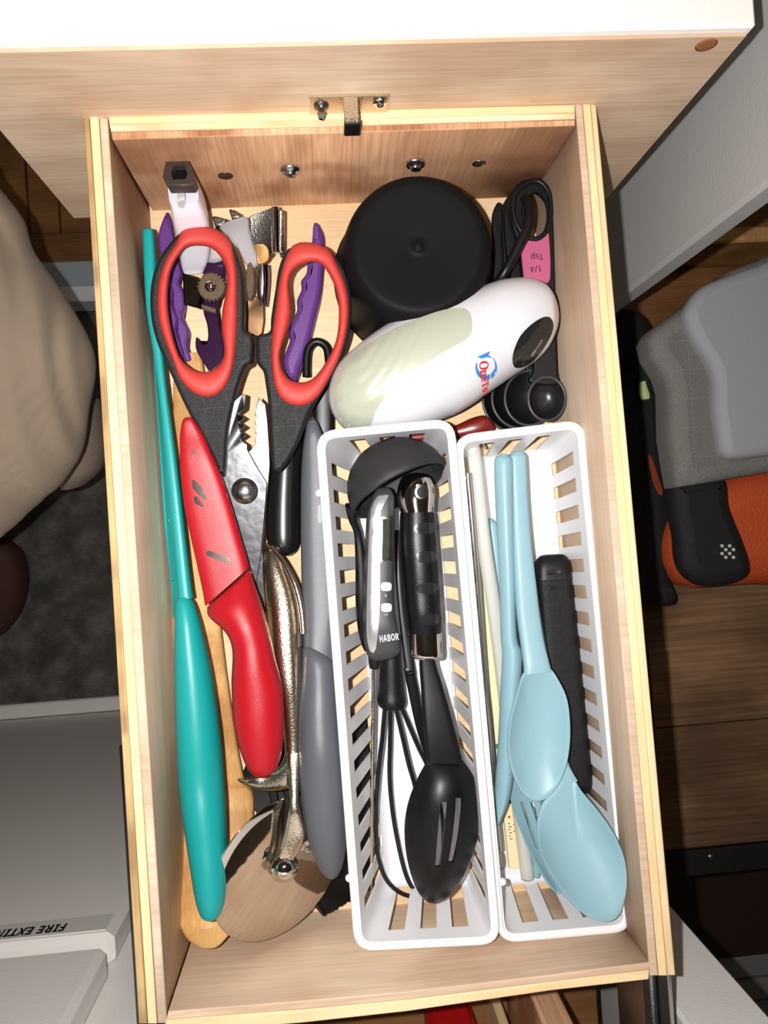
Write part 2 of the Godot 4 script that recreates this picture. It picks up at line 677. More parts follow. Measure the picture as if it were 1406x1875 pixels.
func room() -> void:
	box(Vector3(-1.1, -0.06, -1.2), Vector3(1.6, -0.02, 1.4))
	struct("floor", M.carpet, "dark speckled gray floor far below the drawer", "floor")
	box(Vector3(-1.16, -0.06, -1.2), Vector3(-1.1, 2.0, 1.4))
	struct("wall_left", M.wall, "plain wall of the van outside the picture on the left", "wall")
	box(Vector3(1.6, -0.06, -1.2), Vector3(1.66, 2.0, 1.4))
	struct("wall_right", M.wall, "plain wall of the van outside the picture on the right", "wall")
	box(Vector3(-1.16, -0.06, -1.26), Vector3(1.66, 2.0, -1.2))
	struct("wall_front", M.wall, "plain wall of the van behind the drawer front", "wall")
	box(Vector3(-1.16, -0.06, 1.4), Vector3(1.66, 2.0, 1.46))
	struct("wall_back", M.wall, "plain wall of the van behind the cabinet", "wall")
	box(Vector3(-1.16, 2.0, -1.26), Vector3(1.66, 2.05, 1.46))
	struct("ceiling", M.wall, "plain pale ceiling of the van above the picture", "ceiling")

func ceiling_lamp() -> void:
	var m := mat(rgb(240, 240, 236), 0.5)
	m.emission_enabled = true
	m.emission = Color(1.0, 0.93, 0.85)
	m.emission_energy_multiplier = 0.3
	var t := thing("ceiling_lamp", "flat square ceiling lamp glowing dimly above the picture", "lamp", Vector3(0.3, 1.96, -0.3))
	box(Vector3(0.1, 1.96, -0.5), Vector3(0.5, 2.0, -0.1), 4.0)
	part("diffuser", m, t)
	var l := AreaLight3D.new()
	l.name = "ceiling_lamp_light"
	l.area_size = Vector2(0.36, 0.36)
	l.light_energy = 0.09
	l.light_color = Color(1.0, 0.93, 0.85)
	l.position = Vector3(0.3, 1.955, -0.3)
	l.rotation_degrees.x = -90.0
	l.area_range = 6.0
	l.area_attenuation = 2.0
	l.shadow_enabled = true
	add_child(l)

func surroundings() -> void:
	# floors
	ORG = Vector3.ZERO
	box(Vector3(-1.1, -0.02, -0.19), Vector3(0.12, 0.0, 0.44), 1.0)
	struct("floor_vinyl", M.carpet, "dark mottled gray vinyl floor beside the white cabinet", "floor")
	var wf := thing("wooden_bench", "brown wood grain bench top right of the drawer under the backpack", "bench", Vector3(0.75, 0.0, 0.25))
	for q in [[0.03, 0.2025], [0.2035, 0.3765], [0.3775, 0.4845]]:
		box(Vector3(0.30, 0.445, q[0]), Vector3(1.5, 0.47, q[1]), 0.8)
		part("board", M.vinyl, wf)
	box(Vector3(0.32, 0.0, 0.05), Vector3(1.5, 0.4445, 0.47), 2.0)
	part("base", M.dark_wood, wf)
	box(Vector3(0.30, 0.43, 0.4855), Vector3(1.5, 0.473, 0.508), 1.5)
	part("edge_strip", M.dark, wf, "black edge strip")
	lathe(at(1300, 1568, -227), Vector3.UP, [[0, 0], [2.6, 0], [2.6, 1], [1.6, 2], [0, 2.2]], 16)
	part("bolt", M.zinc, wf)
	# dark boards top left, behind the person
	var bd := struct_node("floor_slats", "dark brown grooved boards at top left below the drawer front", "floor")
	for i in 12:
		box(Vector3(-0.70 + i * 0.043, -0.02, -0.9), Vector3(-0.70 + i * 0.043 + 0.0405, 0.0, -0.262), 1.5)
		part("plank", M.dark_wood, bd)
	box(Vector3(-0.75, -0.02, -0.2605), Vector3(0.1, 0.006, -0.213), 1.5)
	part("plank", M.dark_wood, bd)
	var t := thing("storage_bin", "pale blue gray plastic ledge beyond the beige trouser leg", "bin", Vector3(-0.3, 0.0, -0.17))
	box(Vector3(-0.6, 0.0, -0.211), Vector3(0.1, 0.03, -0.17), 2.0)
	part("body", mat(rgb(176, 188, 198), 0.5), t)
	box(Vector3(-0.6, 0.0, -0.17), Vector3(0.1, 0.05, -0.148), 2.0)
	part("rim", mat(rgb(232, 238, 242), 0.5), t)
	cabinet()
	# open door on the right of the drawer front
	t = thing("upright_panel", "white painted upright panel standing right of the drawer front", "panel", Vector3(0.32, 0.36, -0.2))
	box(Vector3(0.312, 0.36, -0.62), Vector3(0.3285, 0.95, 0.0245), 2.5)
	part("panel", M.gray_paint, t)
	# low wooden step behind the bag
	t = thing("wooden_step", "brown wooden ledge behind the gray and orange backpack", "ledge", Vector3(0.75, 0.0, -0.25))
	box(Vector3(0.36, 0.0, -0.5), Vector3(1.5, 0.385, -0.088), 2.0)
	part("tread", M.dark_wood, t)
	box(Vector3(0.36, 0.0, -0.0875), Vector3(1.5, 0.40, -0.072), 2.0)
	part("nosing", wood(M.bamboo.albedo_texture, 3.0), t, "lighter orange front edge")
	box(Vector3(0.36, 0.0, -0.0715), Vector3(1.5, 0.33, 0.02), 2.0)
	part("riser", M.dark_wood, t)
	t = thing("floor_box", "dark reddish brown box on the floor below the bench's black edge", "box", Vector3(0.7, 0.0, 0.84))
	box(Vector3(0.32, 0.0, 0.512), Vector3(1.3, 0.12, 0.80), 2.0)
	part("lid", mat(rgb(58, 36, 26), 0.7), t)
	t = thing("ribbed_mat", "gray ribbed mat beside the white cabinet at lower right", "mat", Vector3(0.75, 0.0, 0.8))
	for i in 8:
		box(Vector3(0.32, 0.0, 0.806 + i * 0.033), Vector3(1.3, 0.06, 0.806 + i * 0.033 + 0.030), 3.0)
		part("rib", mat(rgb(150, 152, 152), 0.6), t)
	bag()
	person()

func struct_node(called: String, label: String, category: String) -> Node3D:
	var o := Node3D.new()
	o.name = called
	add_child(o, true)
	ORG = Vector3.ZERO
	o.set_meta("kind", "structure")
	o.set_meta("label", label)
	o.set_meta("category", category)
	return o

func cabinet() -> void:
	var t := thing("cabinet", "white painted cabinet with the opening the drawer slides out of", "cabinet", Vector3(0.1, 0.0, 0.6))
	box(Vector3(0.251, 0.0, 0.446), Vector3(0.2955, 1.0, 0.464), 2.0)
	part("stile", M.white_paint, t)
	box(Vector3(-0.8, 0.0, 0.447), Vector3(-0.031, 1.0, 0.464), 2.0)
	part("stile", M.white_paint, t)
	box(Vector3(-0.031, 0.84, 0.446), Vector3(0.251, 1.0, 0.464), 1.5)
	part("rail", M.white_paint, t)
	box(Vector3(-0.031, 0.3, 0.446), Vector3(0.251, 0.60, 0.464), 1.5)
	part("rail", M.white_paint, t)
	box(Vector3(0.28, 0.0, 0.4645), Vector3(0.2955, 1.0, 0.95), 1.0)
	part("side_panel", M.white_paint, t)
	box(Vector3(0.186, 0.60, 0.4645), Vector3(0.203, 0.73, 0.9), 1.0)
	part("inner_panel", wood(M.ply_red.albedo_texture, 3.0), t)
	box(Vector3(0.172, 0.58, 0.50), Vector3(0.178, 0.80, 0.9), 1.0)
	part("divider", M.veneer_gold, t)
	box(Vector3(-0.1, 0.58, 0.4645), Vector3(0.25, 0.6, 0.95), 1.0)
	part("shelf", M.dark_wood, t)
	box(Vector3(-0.1, 0.6, 0.93), Vector3(0.25, 0.9, 0.95), 1.0)
	part("back_panel", M.dark_wood, t)
	# two doors beside the drawer on the left
	box(Vector3(-0.78, 0.006, 0.425), Vector3(-0.066, 0.634, 0.446), 4.0)
	var d := part("door", M.white_paint, t)
	box(Vector3(-0.5, 0.6085, 0.4242), Vector3(-0.0715, 0.6285, 0.4255), 0.5)
	part("sticker_strip", mat(rgb(224, 222, 218), 0.35), d, "pale strip under the lettering")
	var o := atz(122, 1697, 0.4238)
	letters("FIRE EXTINGUISHER", 12.5, Transform3D(Basis(Vector3(-0.68, 0, 0), Vector3(0, 1, 0), Vector3(0, 0, -1)), o), "Droid Sans", true, 0.3)
	part("lettering", M.dark, d, "black capitals reading fire extinguisher")
	box(Vector3(-0.78, 0.6455, 0.425), Vector3(-0.066, 0.99, 0.446), 4.0)
	part("door", M.white_paint, t)
	t = thing("plinth_trim", "thin white trim where the cabinet meets the gray floor", "trim", Vector3(-0.4, 0.0, 0.42))
	box(Vector3(-0.9, 0.0, 0.404), Vector3(-0.03, 0.012, 0.424), 2.0)
	part("board", M.white_paint, t)
	t = thing("red_tin", "bright red tin inside the cabinet behind the drawer", "tin", Vector3(0.16, 0.6, 0.56))
	box(Vector3(0.128, 0.6, 0.50), Vector3(0.158, 0.70, 0.6), 4.0)
	part("body", mat(rgb(190, 24, 24), 0.4), t)
	box(Vector3(0.127, 0.70, 0.499), Vector3(0.159, 0.706, 0.601), 2.0)
	part("lid", mat(rgb(170, 20, 20), 0.4), t)
	t = thing("blue_plate", "teal blue plate edge inside the cabinet behind the drawer", "plate", Vector3(0.09, 0.60, 0.57))
	lathe(Vector3(0.082, 0.655, 0.555), Vector3.UP, [[20, -55], [24, -50], [26, -4], [42, 0], [44, 1.5], [40, 2], [24, -2], [0, -3]])
	part("body", mat(rgb(70, 130, 150), 0.4), t)

func bag() -> void:
	var t := thing("backpack", "gray and orange backpack with a woven trim right of the drawer", "backpack", at(1330, 900, -230))
	plate([[1240, 1018], [1250, 960], [1300, 900], [1400, 850], [1560, 840], [1560, 1062], [1406, 1074], [1330, 1080], [1290, 1080], [1258, 1062]], 62, 25, -167, 5)
	part("lower_body", grainy(mat(rgb(198, 80, 34), 0.7), M.nm, 20.0, 0.6), t, "orange nylon lower body")
	plate([[1240, 880], [1330, 872], [1346, 930], [1370, 990], [1383, 1030], [1380, 1056], [1350, 1072], [1300, 1076], [1268, 1060], [1250, 1030], [1245, 980], [1236, 930]], 16, 12, -155, 5)
	var pk := part("mesh_pocket", grainy(mat(rgb(22, 22, 24), 0.7), M.nm, 60.0, 1.0), t, "black mesh pocket")
	for i in 4:
		for j in 4:
			if (i + j) % 2 == 0:
				plate([[1319 + i * 7, 998 + j * 7], [1324 + i * 7, 996 + j * 7], [1326 + i * 7, 1001 + j * 7], [1321 + i * 7, 1003 + j * 7]], 1.0, 0.3, -154)
	part("reflective_dots", mat(rgb(200, 200, 190), 0.5), pk, "small pale reflective patch")
	plate([[1560, 395], [1406, 466], [1340, 492], [1262, 556], [1205, 598], [1192, 620], [1200, 650], [1222, 684], [1230, 712], [1232, 800], [1240, 850], [1247, 892], [1330, 879], [1406, 866], [1560, 850]], 30, 12, -140, 1)
	part("trim", grainy(mat(rgb(142, 140, 136), 0.8), M.nm, 45.0, 2.2), t, "woven gray trim")
	plate([[1560, 405], [1410, 474], [1350, 496], [1290, 522], [1264, 556], [1260, 582], [1276, 622], [1300, 660], [1312, 690], [1313, 740], [1320, 790], [1336, 838], [1420, 832], [1560, 812]], 12, 8, -128, 3)
	part("flap", grainy(mat(rgb(164, 164, 171), 0.7), M.nm, 60.0, 0.25), t, "smooth light gray top flap")
	t = thing("black_bag", "black bag with a hanging strap between drawer and backpack", "bag", at(1190, 850, -230))
	plate([[1095, 560], [1150, 556], [1188, 575], [1212, 640], [1226, 720], [1230, 800], [1240, 900], [1243, 1000], [1240, 1060], [1252, 1095], [1244, 1112], [1215, 1112], [1150, 1090], [1095, 1080]], 34, 16, -195, 4)
	part("body", grainy(mat(rgb(20, 20, 22), 0.8), M.nm, 30.0, 0.8), t)
	lr([[1172, 700, 1181, 698, -190, 3], [1171, 712, 1184, 710, -190, 3.5], [1172, 726, 1189, 724, -190, 3.5], [1176, 732, 1188, 731, -190, 3]], 3.0, 4, 16)
	part("zip_pull", mat(rgb(196, 208, 150), 0.5), t, "pale green tab")
	plate([[1187, 838], [1193, 836], [1204, 868], [1214, 900], [1208, 906], [1196, 880]], 2, 0.5, -193.5, 3)
	part("netting", grainy(mat(rgb(150, 60, 30), 0.8), M.nm, 80.0, 1.5), t, "rust red netting")

func person() -> void:
	# a bent leg in beige trousers beside the drawer: thigh, knee and shin as one body
	var t := thing("person", "person in loose beige trousers, a bent knee at the left edge", "person", at(20, 900, -690))
	var rows := []
	for q in [[260, -60, 80], [330, -20, 80], [400, 34, 80], [460, 55, 80], [520, 98, 80], [580, 136, 80], [640, 166, 78], [690, 171, 76], [750, 160, 74], [820, 150, 70], [880, 116, 64], [925, 66, 56], [960, 28, 46], [985, -4, 34], [1005, -60, 22], [1014, -130, 10]]:
		rows.append([-620 + maxf(0.0, q[0] - 800) * 1.2, q[0] - 20, q[1], q[0], -120 - (q[0] - 260) * 0.11, q[2]])
	lr(rows, 2.0, 7, 132, false)
	# the shin below the knee, down to the shoe
	var shin := []
	for q in [[-130, 640, -210, 90], [-130, 760, -270, 82], [-130, 860, -350, 72], [-135, 950, -440, 58], [-130, 1000, -540, 52], [-120, 1030, -625, 50]]:
		var ring := []
		for j in 32:
			ring.append(at(q[0], q[1], q[2]) + Vector3(cos(TAU * j / 32), 0.0, sin(TAU * j / 32)) * q[3] * 0.001)
		shin.append(ring)
	grid(shin, true)
	fan(shin[0], true)
	fan(shin[-1])
	# folds in the cloth
	var m := grainy(mat(rgb(170, 151, 131), 0.85), M.nm, 110.0, 0.6)
	m.rim_enabled = true
	m.rim = 0.3
	folds()
	part("trousers", m, t)
	lr([[90, 740, 180, 730, -290, 30], [95, 790, 190, 780, -295, 32], [100, 840, 194, 826, -300, 32], [104, 874, 186, 858, -305, 28], [112, 892, 160, 884, -308, 18]], 2.0, 6, 32, false)
	part("trouser_hem", grainy(mat(rgb(150, 132, 116), 0.85), M.nm, 25.0, 0.9), t, "turned hem of the leg")
	lr([[-70, 985, 10, 985, -640, 28], [-110, 1010, 38, 1010, -640, 32], [-90, 1060, 50, 1060, -645, 30], [-85, 1110, 42, 1110, -650, 26], [-70, 1150, 18, 1150, -655, 22], [-50, 1168, -10, 1168, -660, 14]], 2.4, 6, 28, false)
	part("shoe", mat(rgb(74, 38, 32), 0.7), t, "dark reddish brown shoe")

func folds() -> void:      # presses shallow lengthwise folds into the body that is being built
	for i in TV.size():
		var p := TV[i]
		var w := p.x - p.z * 0.18 + 0.006 * sin(p.z * 27.0 + p.x * 14.0)
		var s := absf(sin(w * 150.0 + sin(p.z * 13.0) * 0.9)) * 1.1 + absf(sin(w * 233.0 + p.z * 9.0)) * 0.6 + sin(p.x * 60.0 + p.z * 40.0) * 0.5
		TV[i] = p + Vector3(0.25, 0.8, 0.2).normalized() * s * 0.0042

func quadp(pts: Array, h: float) -> Array:
	return world(pts, h)

func screw(p: Vector3, axis: Vector3, r: float, tall: float) -> void:
	lathe(p, axis, [[0, -0.3], [r, -0.3], [r, tall * 0.25], [r * 0.92, tall * 0.5], [r * 0.55, tall * 0.55], [r * 0.5, tall], [r * 0.42, tall * 1.1], [r * 0.2, tall * 0.8], [0, tall * 0.7]], 24)

func drawer() -> void:
	var t := thing("drawer", "open plywood drawer full of kitchen tools with a white front", "drawer", Vector3(0.108, FY - 0.006, 0.19))
	# bottom
	var P := []
	for q in [[170, 228], [1080, 205], [1225, 1775], [275, 1862]]:
		var w := at(q[0], q[1], 79)
		P.append(Vector3(w.x, FY, w.z))
	slab(P, 6, 0.0)
	part("bottom_panel", M.ply_floor, t)
	# side panels: three layers of plywood each
	slab(world([[163.5, 213], [180.5, 213.5], [287.5, 1875], [270.5, 1875]], 79), 88, 0.5)
	var s := part("side_panel", M.veneer_gold, t)
	slab(world([[153, 213], [162.8, 213], [269.8, 1875], [254, 1875]], 78.7), 88, 0.6)
	part("veneer", M.veneer_olive, s, "darker outer layer")
	slab(world([[181, 213.5], [197, 216], [306, 1875], [288, 1875]], 78.8), 88, 0.8)
	part("veneer", layered(M.ply_gray, M.veneer_pale), s, "pale inner layer")
	slab(world([[1067, 190], [1081, 190], [1222, 1787], [1206, 1787]], 79), 88, 0.5)
	s = part("side_panel", M.veneer_gold, t)
	slab(world([[1081.6, 190], [1092, 191.5], [1237.5, 1787], [1222.6, 1787]], 78.8), 88, 0.9)
	part("veneer", M.edge_pale_z, s, "pale outer layer")
	slab(world([[1053, 190], [1066.4, 190], [1205.4, 1787], [1190, 1787]], 78.8), 88, 0.6)
	part("veneer", M.ply_z, s, "pinkish inner layer")
	# front wall, three layers
	slab(world([[198, 213], [1053, 191], [1053, 206], [200, 227]], 79), 85, 0.6)
	var fw := part("front_wall", M.edge_gold, t)
	slab(world([[200, 227.6], [1053, 206.6], [1053, 218], [203, 241]], 78.8), 85, 0.4)
	part("veneer", M.edge_pale, fw)
	slab(world([[203, 241.6], [1053, 218.6], [1053, 230], [206, 256]], 78.8), 85, 0.6)
	part("veneer", layered(M.ply_red, M.edge_gold), fw, "reddish inner layer")
	# back wall
	slab(world([[300, 1891], [549, 1874], [741, 1853], [1011, 1814], [1188, 1794], [1189, 1776], [1008, 1799], [741, 1832], [549, 1850], [304, 1868]], 79), 85, 0.6)
	var bw := part("back_wall", M.edge_gold, t)
	slab(world([[304, 1867.4], [549, 1849.4], [741, 1831.4], [1008, 1798.4], [1189, 1775.4], [1190, 1762], [1000, 1786], [741, 1816], [480, 1838.5], [308, 1852]], 78.8), 85, 0.6)
	part("veneer", M.ply, bw, "inner layer with horizontal grain")
	# front panel
	var y0 := FY - 0.033
	var y1 := FY + 0.131
	box(Vector3(-0.0535, y0, -0.034), Vector3(0.2715, y1, -0.0125), 1.2)
	var fp := part("front_panel", M.white_paint, t)
	box(Vector3(-0.0517, y0 + 0.0014, -0.0124), Vector3(0.2692, y1 - 0.0035, -0.0108), 0.4)
	part("plywood_back", M.ply, fp, "bare plywood inner face")
	var k := atz(1293, 83, -0.0107)
	lathe(k + Vector3(0, 0, -0.0001), Vector3(0, 0.0, 1), [[0, 0], [4.5, 0], [3.4, 0.15], [0, 0.2]], 20)
	part("knot", mat(rgb(150, 96, 58), 0.7), fp, "brown knot in the plywood")
	slab(world([[579, 207], [587, 204], [598, 204], [600, 209], [595, 214], [593, 221], [588, 217], [583, 218], [582, 212]], 79.25), 0.3, 0.1)
	part("smudge", mat(rgb(104, 96, 84), 0.7), fw, "dark greasy smudge beside the catch")
	# catch
	var a := atz(565.6, 174, -0.0107)
	var b := atz(713.5, 168.5, -0.0107)
	var c := atz(567, 206, -0.0107)
	box(Vector3(a.x, c.y, -0.0108), Vector3(b.x, a.y, -0.0092), 0.3)
	var pl := part("catch", M.nickel, t, "nickel catch plate on the drawer front")
	for q in [[588, 193], [696, 186]]:
		screw(atz(q[0], q[1], -0.0093), Vector3(0, 0.1, 1), 3.4, 1.8)
		part("screw", M.chrome if q[0] > 600 else M.steel_dark, pl)
	var tA := atz(627.5, 177, -0.0092)
	var tB := atz(655, 176, -0.0092)
	var hh := (tA.y - FY) * 1000.0
	var e1 := at(631, 222, hh - 1)
	var e2 := at(660, 222, hh - 1)
	box(Vector3(tA.x, tA.y - 0.0014, -0.0095), Vector3(tB.x, tA.y, e1.z * 0.7), 0.4)
	box(Vector3(e1.x, tA.y - 0.0024, e1.z * 0.7), Vector3(e2.x, tA.y - 0.0008, e1.z), 0.4)
	part("tongue", M.nickel, pl)
	box(Vector3(e1.x - 0.0002, tA.y - 0.012, e1.z - 0.0012), Vector3(e2.x + 0.0002, tA.y - 0.0018, e1.z + 0.0012), 0.4)
	part("tip", M.black_gloss, pl, "black plastic tip")
	# screws in the front wall
	var zf: float = at(620, 243, 79).z
	for q in [[531, 308, 5.0], [760, 297, 5.0]]:
		screw(atz(q[0], q[1], zf), Vector3(0, 0, 1), q[2], 3.6)
		part("screw", M.zinc, fw, "round washer head screw")
	lathe(atz(877, 299, zf), Vector3(0, 0, 1), [[0, 0], [3.6, 0], [3.4, 0.4], [2, 0.2], [0, 0.1]], 20)
	part("screw", M.zinc, fw, "small flush screw")
	lathe(atz(413, 322, zf), Vector3(0, 0, 1), [[0, 0], [3.9, 0], [3.7, 0.3], [2.6, 0.1], [0, 0.05]], 20)
	part("screw", M.steel_dark, fw, "dark flush screw")
	# slides
	box(Vector3(-0.0205, FY + 0.018, 0.275), Vector3(-0.0135, FY + 0.056, 0.50), 1.5)
	part("slide_rail", M.black_gloss, t, "black metal slide on the left side")
	box(Vector3(0.2345, FY + 0.015, 0.25), Vector3(0.2425, FY + 0.052, 0.392), 1.2)
	var rr := part("slide_rail", mat(rgb(70, 72, 74), 0.35, 0.8), t, "metal slide on the right side")
	var rz: float = at(1200, 1788, 79).z
	box(Vector3(0.226, FY + 0.012, rz + 0.001), Vector3(0.2325, FY + 0.056, 0.48), 2.5)
	box(Vector3(0.2335, FY + 0.008, rz - 0.004), Vector3(0.239, FY + 0.06, 0.48), 2.5)
	part("inner_rail", M.steel, rr)
	box(Vector3(0.206, FY + 0.01, rz + 0.004), Vector3(0.2255, FY + 0.03, rz + 0.022), 1.2)
	part("bracket", mat(rgb(90, 94, 96), 0.35, 0.9), rr)
	lathe(Vector3(0.2155, FY + 0.03, rz + 0.012), Vector3.UP, [[0, 0], [3.2, 0], [3.2, 0.6], [2.4, 2], [1.2, 2.8], [0, 3]], 20)
	part("ball_bolt", M.chrome, rr)
	box(Vector3(-0.0228, FY + 0.035, 0.378), Vector3(-0.0207, FY + 0.045, 0.392), 0.5)
	part("clip", M.plastic_white, t, "small white plastic clip on the left slide")

func layered(face: StandardMaterial3D, _edge: StandardMaterial3D) -> StandardMaterial3D:
	return face

# ---------- what lies in the drawer ----------
func contents() -> void:
	bamboo_spatula()
	black_turner()
	purple_handles()
	lighter()
	can_opener()
	black_cup()
	measuring_spoons()
	pizza_cutter()
	scissors()
	knives()
	corkscrew()
	electric_opener()
	baskets()
	left_basket_tools()
	right_basket_tools()

func bamboo_spatula() -> void:
	var t := thing("wooden_spatula", "bamboo spatula with a scorched rounded blade lying along the left wall", "spatula", at(380, 1500, 0))
	lr([[326, 648, 360, 648, 9, 3], [320, 660, 371, 660, 9, 3.5], [318, 760, 380, 760, 9, 3.5], [317, 960, 386, 960, 9, 3.5], [318, 1140, 404, 1140, 9, 3.5], [320, 1260, 419, 1260, 9, 3.5], [320, 1360, 434, 1360, 9, 3.5], [321, 1440, 450, 1440, 9, 3.2]], 5.0, 6, 28)
	part("handle", M.bamboo, t)
	plate([[321, 1440, 11.5], [450, 1440, 11.5], [462, 1520, 14.3], [462, 1600, 22.6], [450, 1660, 32.5], [432, 1696, 39.9], [416, 1718, 45.0], [398, 1736, 49.5], [380, 1740, 50.5], [360, 1736, 49.5], [340, 1720, 45.5], [326, 1692, 39.0], [319, 1650, 30.6], [316, 1590, 21.2], [317, 1520, 14.3]], 4.5, 1.8, 11.5, 5)
	part("blade", M.bamboo, t)
	plate([[323, 1520, 14.6], [335, 1530, 15.3], [340, 1580, 20.3], [338, 1640, 29.1], [332, 1660, 32.8], [322, 1640, 29.1], [319, 1580, 20.3]], 0.6, 0.2, 11.7, 5)
	part("scorch", wood(blend(141, rgb(190, 120, 62), rgb(166, 88, 40), rgb(120, 60, 26), 200, 20, 0.6, 0.3, true), 7.0), t, "brown scorch mark")

func black_turner() -> void:
	var t := thing("black_turner", "black nylon turner with a worn ragged blade under the gray knife", "turner", at(570, 1500, 0))
	var edge := []
	var rg := RandomNumberGenerator.new()
	rg.seed = 3
	for i in 33:
		var f := i / 32.0
		edge.append([lerpf(592, 684, f), lerpf(1679, 1627, f) + rg.randf_range(-2.2, 2.6), maxf(4.0, 431.0 - 300200.0 / (lerpf(1679, 1627, f) - 955.0))])
	edge.reverse()
	plate([[443, 1418, 5], [452, 1396, 5], [480, 1384, 5], [600, 1300, 4], [672, 1312, 4], [680, 1400, 4], [684, 1500, 4], [685, 1624, 4]] + edge + [[520, 1600, 7], [470, 1490, 6], [455, 1470, 6]], 3.0, 0.8, 5)
	part("blade", M.nylon, t)
	for r in [[458, 1392, 500, 1500], [476, 1386, 530, 1520]]:
		lr([[r[0], r[1], r[0] + 14, r[1] - 4, 5, 2.5], [r[2] - 10, (r[1] + r[3]) / 2.0, r[2] + 6, (r[1] + r[3]) / 2.0 - 4, 5.5, 2.5], [r[2], r[3], r[2] + 14, r[3] - 4, 6, 2]], 4.0, 4, 16)
	part("ridge", M.black_rough, t, "coarse raised ridges")
	lr([[575, 690, 612, 690, 16, 4], [572, 740, 612, 740, 14, 4], [575, 900, 612, 900, 10, 3.5], [580, 1100, 612, 1100, 8, 3], [585, 1310, 625, 1310, 6, 2.5]], 3.5, 5, 20)
	part("handle", M.nylon, t)
	tube([[561, 690, 18], [561, 660, 18], [564, 640, 18], [573, 628, 18], [584, 626, 18], [596, 634, 18], [601, 650, 18], [604, 690, 18]], 2.2, false, 6, 14)
	part("hanging_loop", M.nylon, t)
	t = thing("glossy_utensil", "thick glossy black handle with a rounded end below the scissors", "utensil", at(518, 950, 0))
	lr([[500, 780, 560, 780, 16, 8], [494, 840, 553, 840, 16, 8], [489, 910, 550, 910, 16, 8], [487, 960, 550, 960, 16, 8], [489, 990, 549, 990, 16, 8], [498, 1008, 543, 1008, 16, 7], [510, 1017, 532, 1017, 16, 4]], 2.0, 6, 28)
	part("handle", mat(rgb(20, 20, 21), 0.3), t)

func purple_handles() -> void:
	var t := thing("purple_grip", "purple plastic grip with scalloped edges seen through left scissor ring", "tool handle", at(320, 540, 0), "")
	plate(cr(3, [[297, 328], [262, 400], [248, 470], [262, 560], [300, 700], [330, 860], [350, 980], [372, 1085], [420, 1092], [400, 1015], [407, 940], [376, 870], [386, 810], [379, 740], [356, 690], [368, 640], [350, 560], [330, 470], [318, 400]]), 7, 1.5, 14, 4)
	part("lower_half", M.purple, t)
	plate(cr(3, [[268, 560], [262, 640], [272, 760], [300, 900], [330, 1010], [368, 1088], [384, 1088], [364, 1010], [340, 940], [346, 870], [316, 800], [324, 740], [306, 680], [300, 620]]), 6, 1.5, 20, 4)
	part("upper_half", M.purple, t)
	t = thing("purple_grip", "purple plastic grip with scalloped edges seen through right scissor ring", "tool handle", at(560, 560, 0), "")
	plate(cr(3, [[1052, 384], [1078, 392], [1104, 450], [1106, 550], [1100, 650], [1090, 750], [1066, 850], [1040, 960], [1010, 1060], [985, 1130], [962, 1198], [930, 1196], [904, 1160], [894, 1090], [914, 1030], [930, 980], [920, 930], [944, 880], [966, 830], [965, 780], [990, 720], [986, 680], [1014, 640], [1020, 590], [1030, 540], [1044, 470]]), 12, 3.0, 18, 4)
	part("grip", M.purple, t)
	plate(cr(3, [[1054, 388], [1072, 396], [1084, 440], [1076, 470], [1050, 460]]), 2, 0.8, 19, 3)
	part("end_face", M.purple, t)

func lighter() -> void:
	var t := thing("lighter", "white plastic lighter with dark hexagonal nozzle leaning on front wall", "lighter", at(350, 480, 0))
	lr([[336, 493, 374, 490, 11, 6], [330, 470, 381, 465, 17, 8], [322, 430, 384, 420, 32, 9], [314, 390, 378, 382, 47, 9.5], [308, 352, 362, 345, 60, 9.5]], 5.0, 6, 32)
	part("body", mat(rgb(226, 222, 232), 0.35), t)
	drape([[325, 352], [330, 350], [337, 352], [339, 360], [339, 374], [336, 381], [331, 382], [326, 378], [324, 370], [324, 358]], 0.8, 4.0)
	part("button", mat(rgb(186, 184, 184), 0.4), t, "gray push button")
	plate([[303, 295, 64], [346, 294, 64], [358, 330, 73], [352.5, 339, 76], [307, 340, 76], [297, 323, 72]], 8, 0.6, 0, 1, [[[318, 304, 66.5], [338, 303, 66.5], [343, 318, 70.5], [340, 328, 73], [317, 329, 73], [313, 318, 70.5]]])
	part("nozzle_cap", mat(rgb(62, 58, 58), 0.45), t, "dark gray hexagonal cap with a hole")
	plate([[314, 303, 60], [342, 302, 60], [348, 320, 64], [342, 333, 68], [314, 334, 68], [309, 318, 64]], 3, 0.3)
	part("nozzle_core", M.black_gloss, t)
	var clear := mat(Color(0.93, 0.92, 0.95, 0.28), 0.12)
	clear.transparency = BaseMaterial3D.TRANSPARENCY_ALPHA
	plate(cr(9, [[300, 180, 38], [340, 200, 34], [372, 300, 26], [470, 520, 22], [520, 610, 20], [500, 680, 18], [350, 700, 16], [330, 540, 24]]), 1.2, 0.3, 0, 2)
	part("guard", clear, t, "clear plastic guard")
	plate([[331, 470, 19], [382, 452, 21], [384, 462, 19], [374, 492, 14], [345, 494, 13]], 2.0, 0.6)
	part("tip", mat(rgb(176, 164, 190), 0.4), t, "lilac gray hexagonal tip")

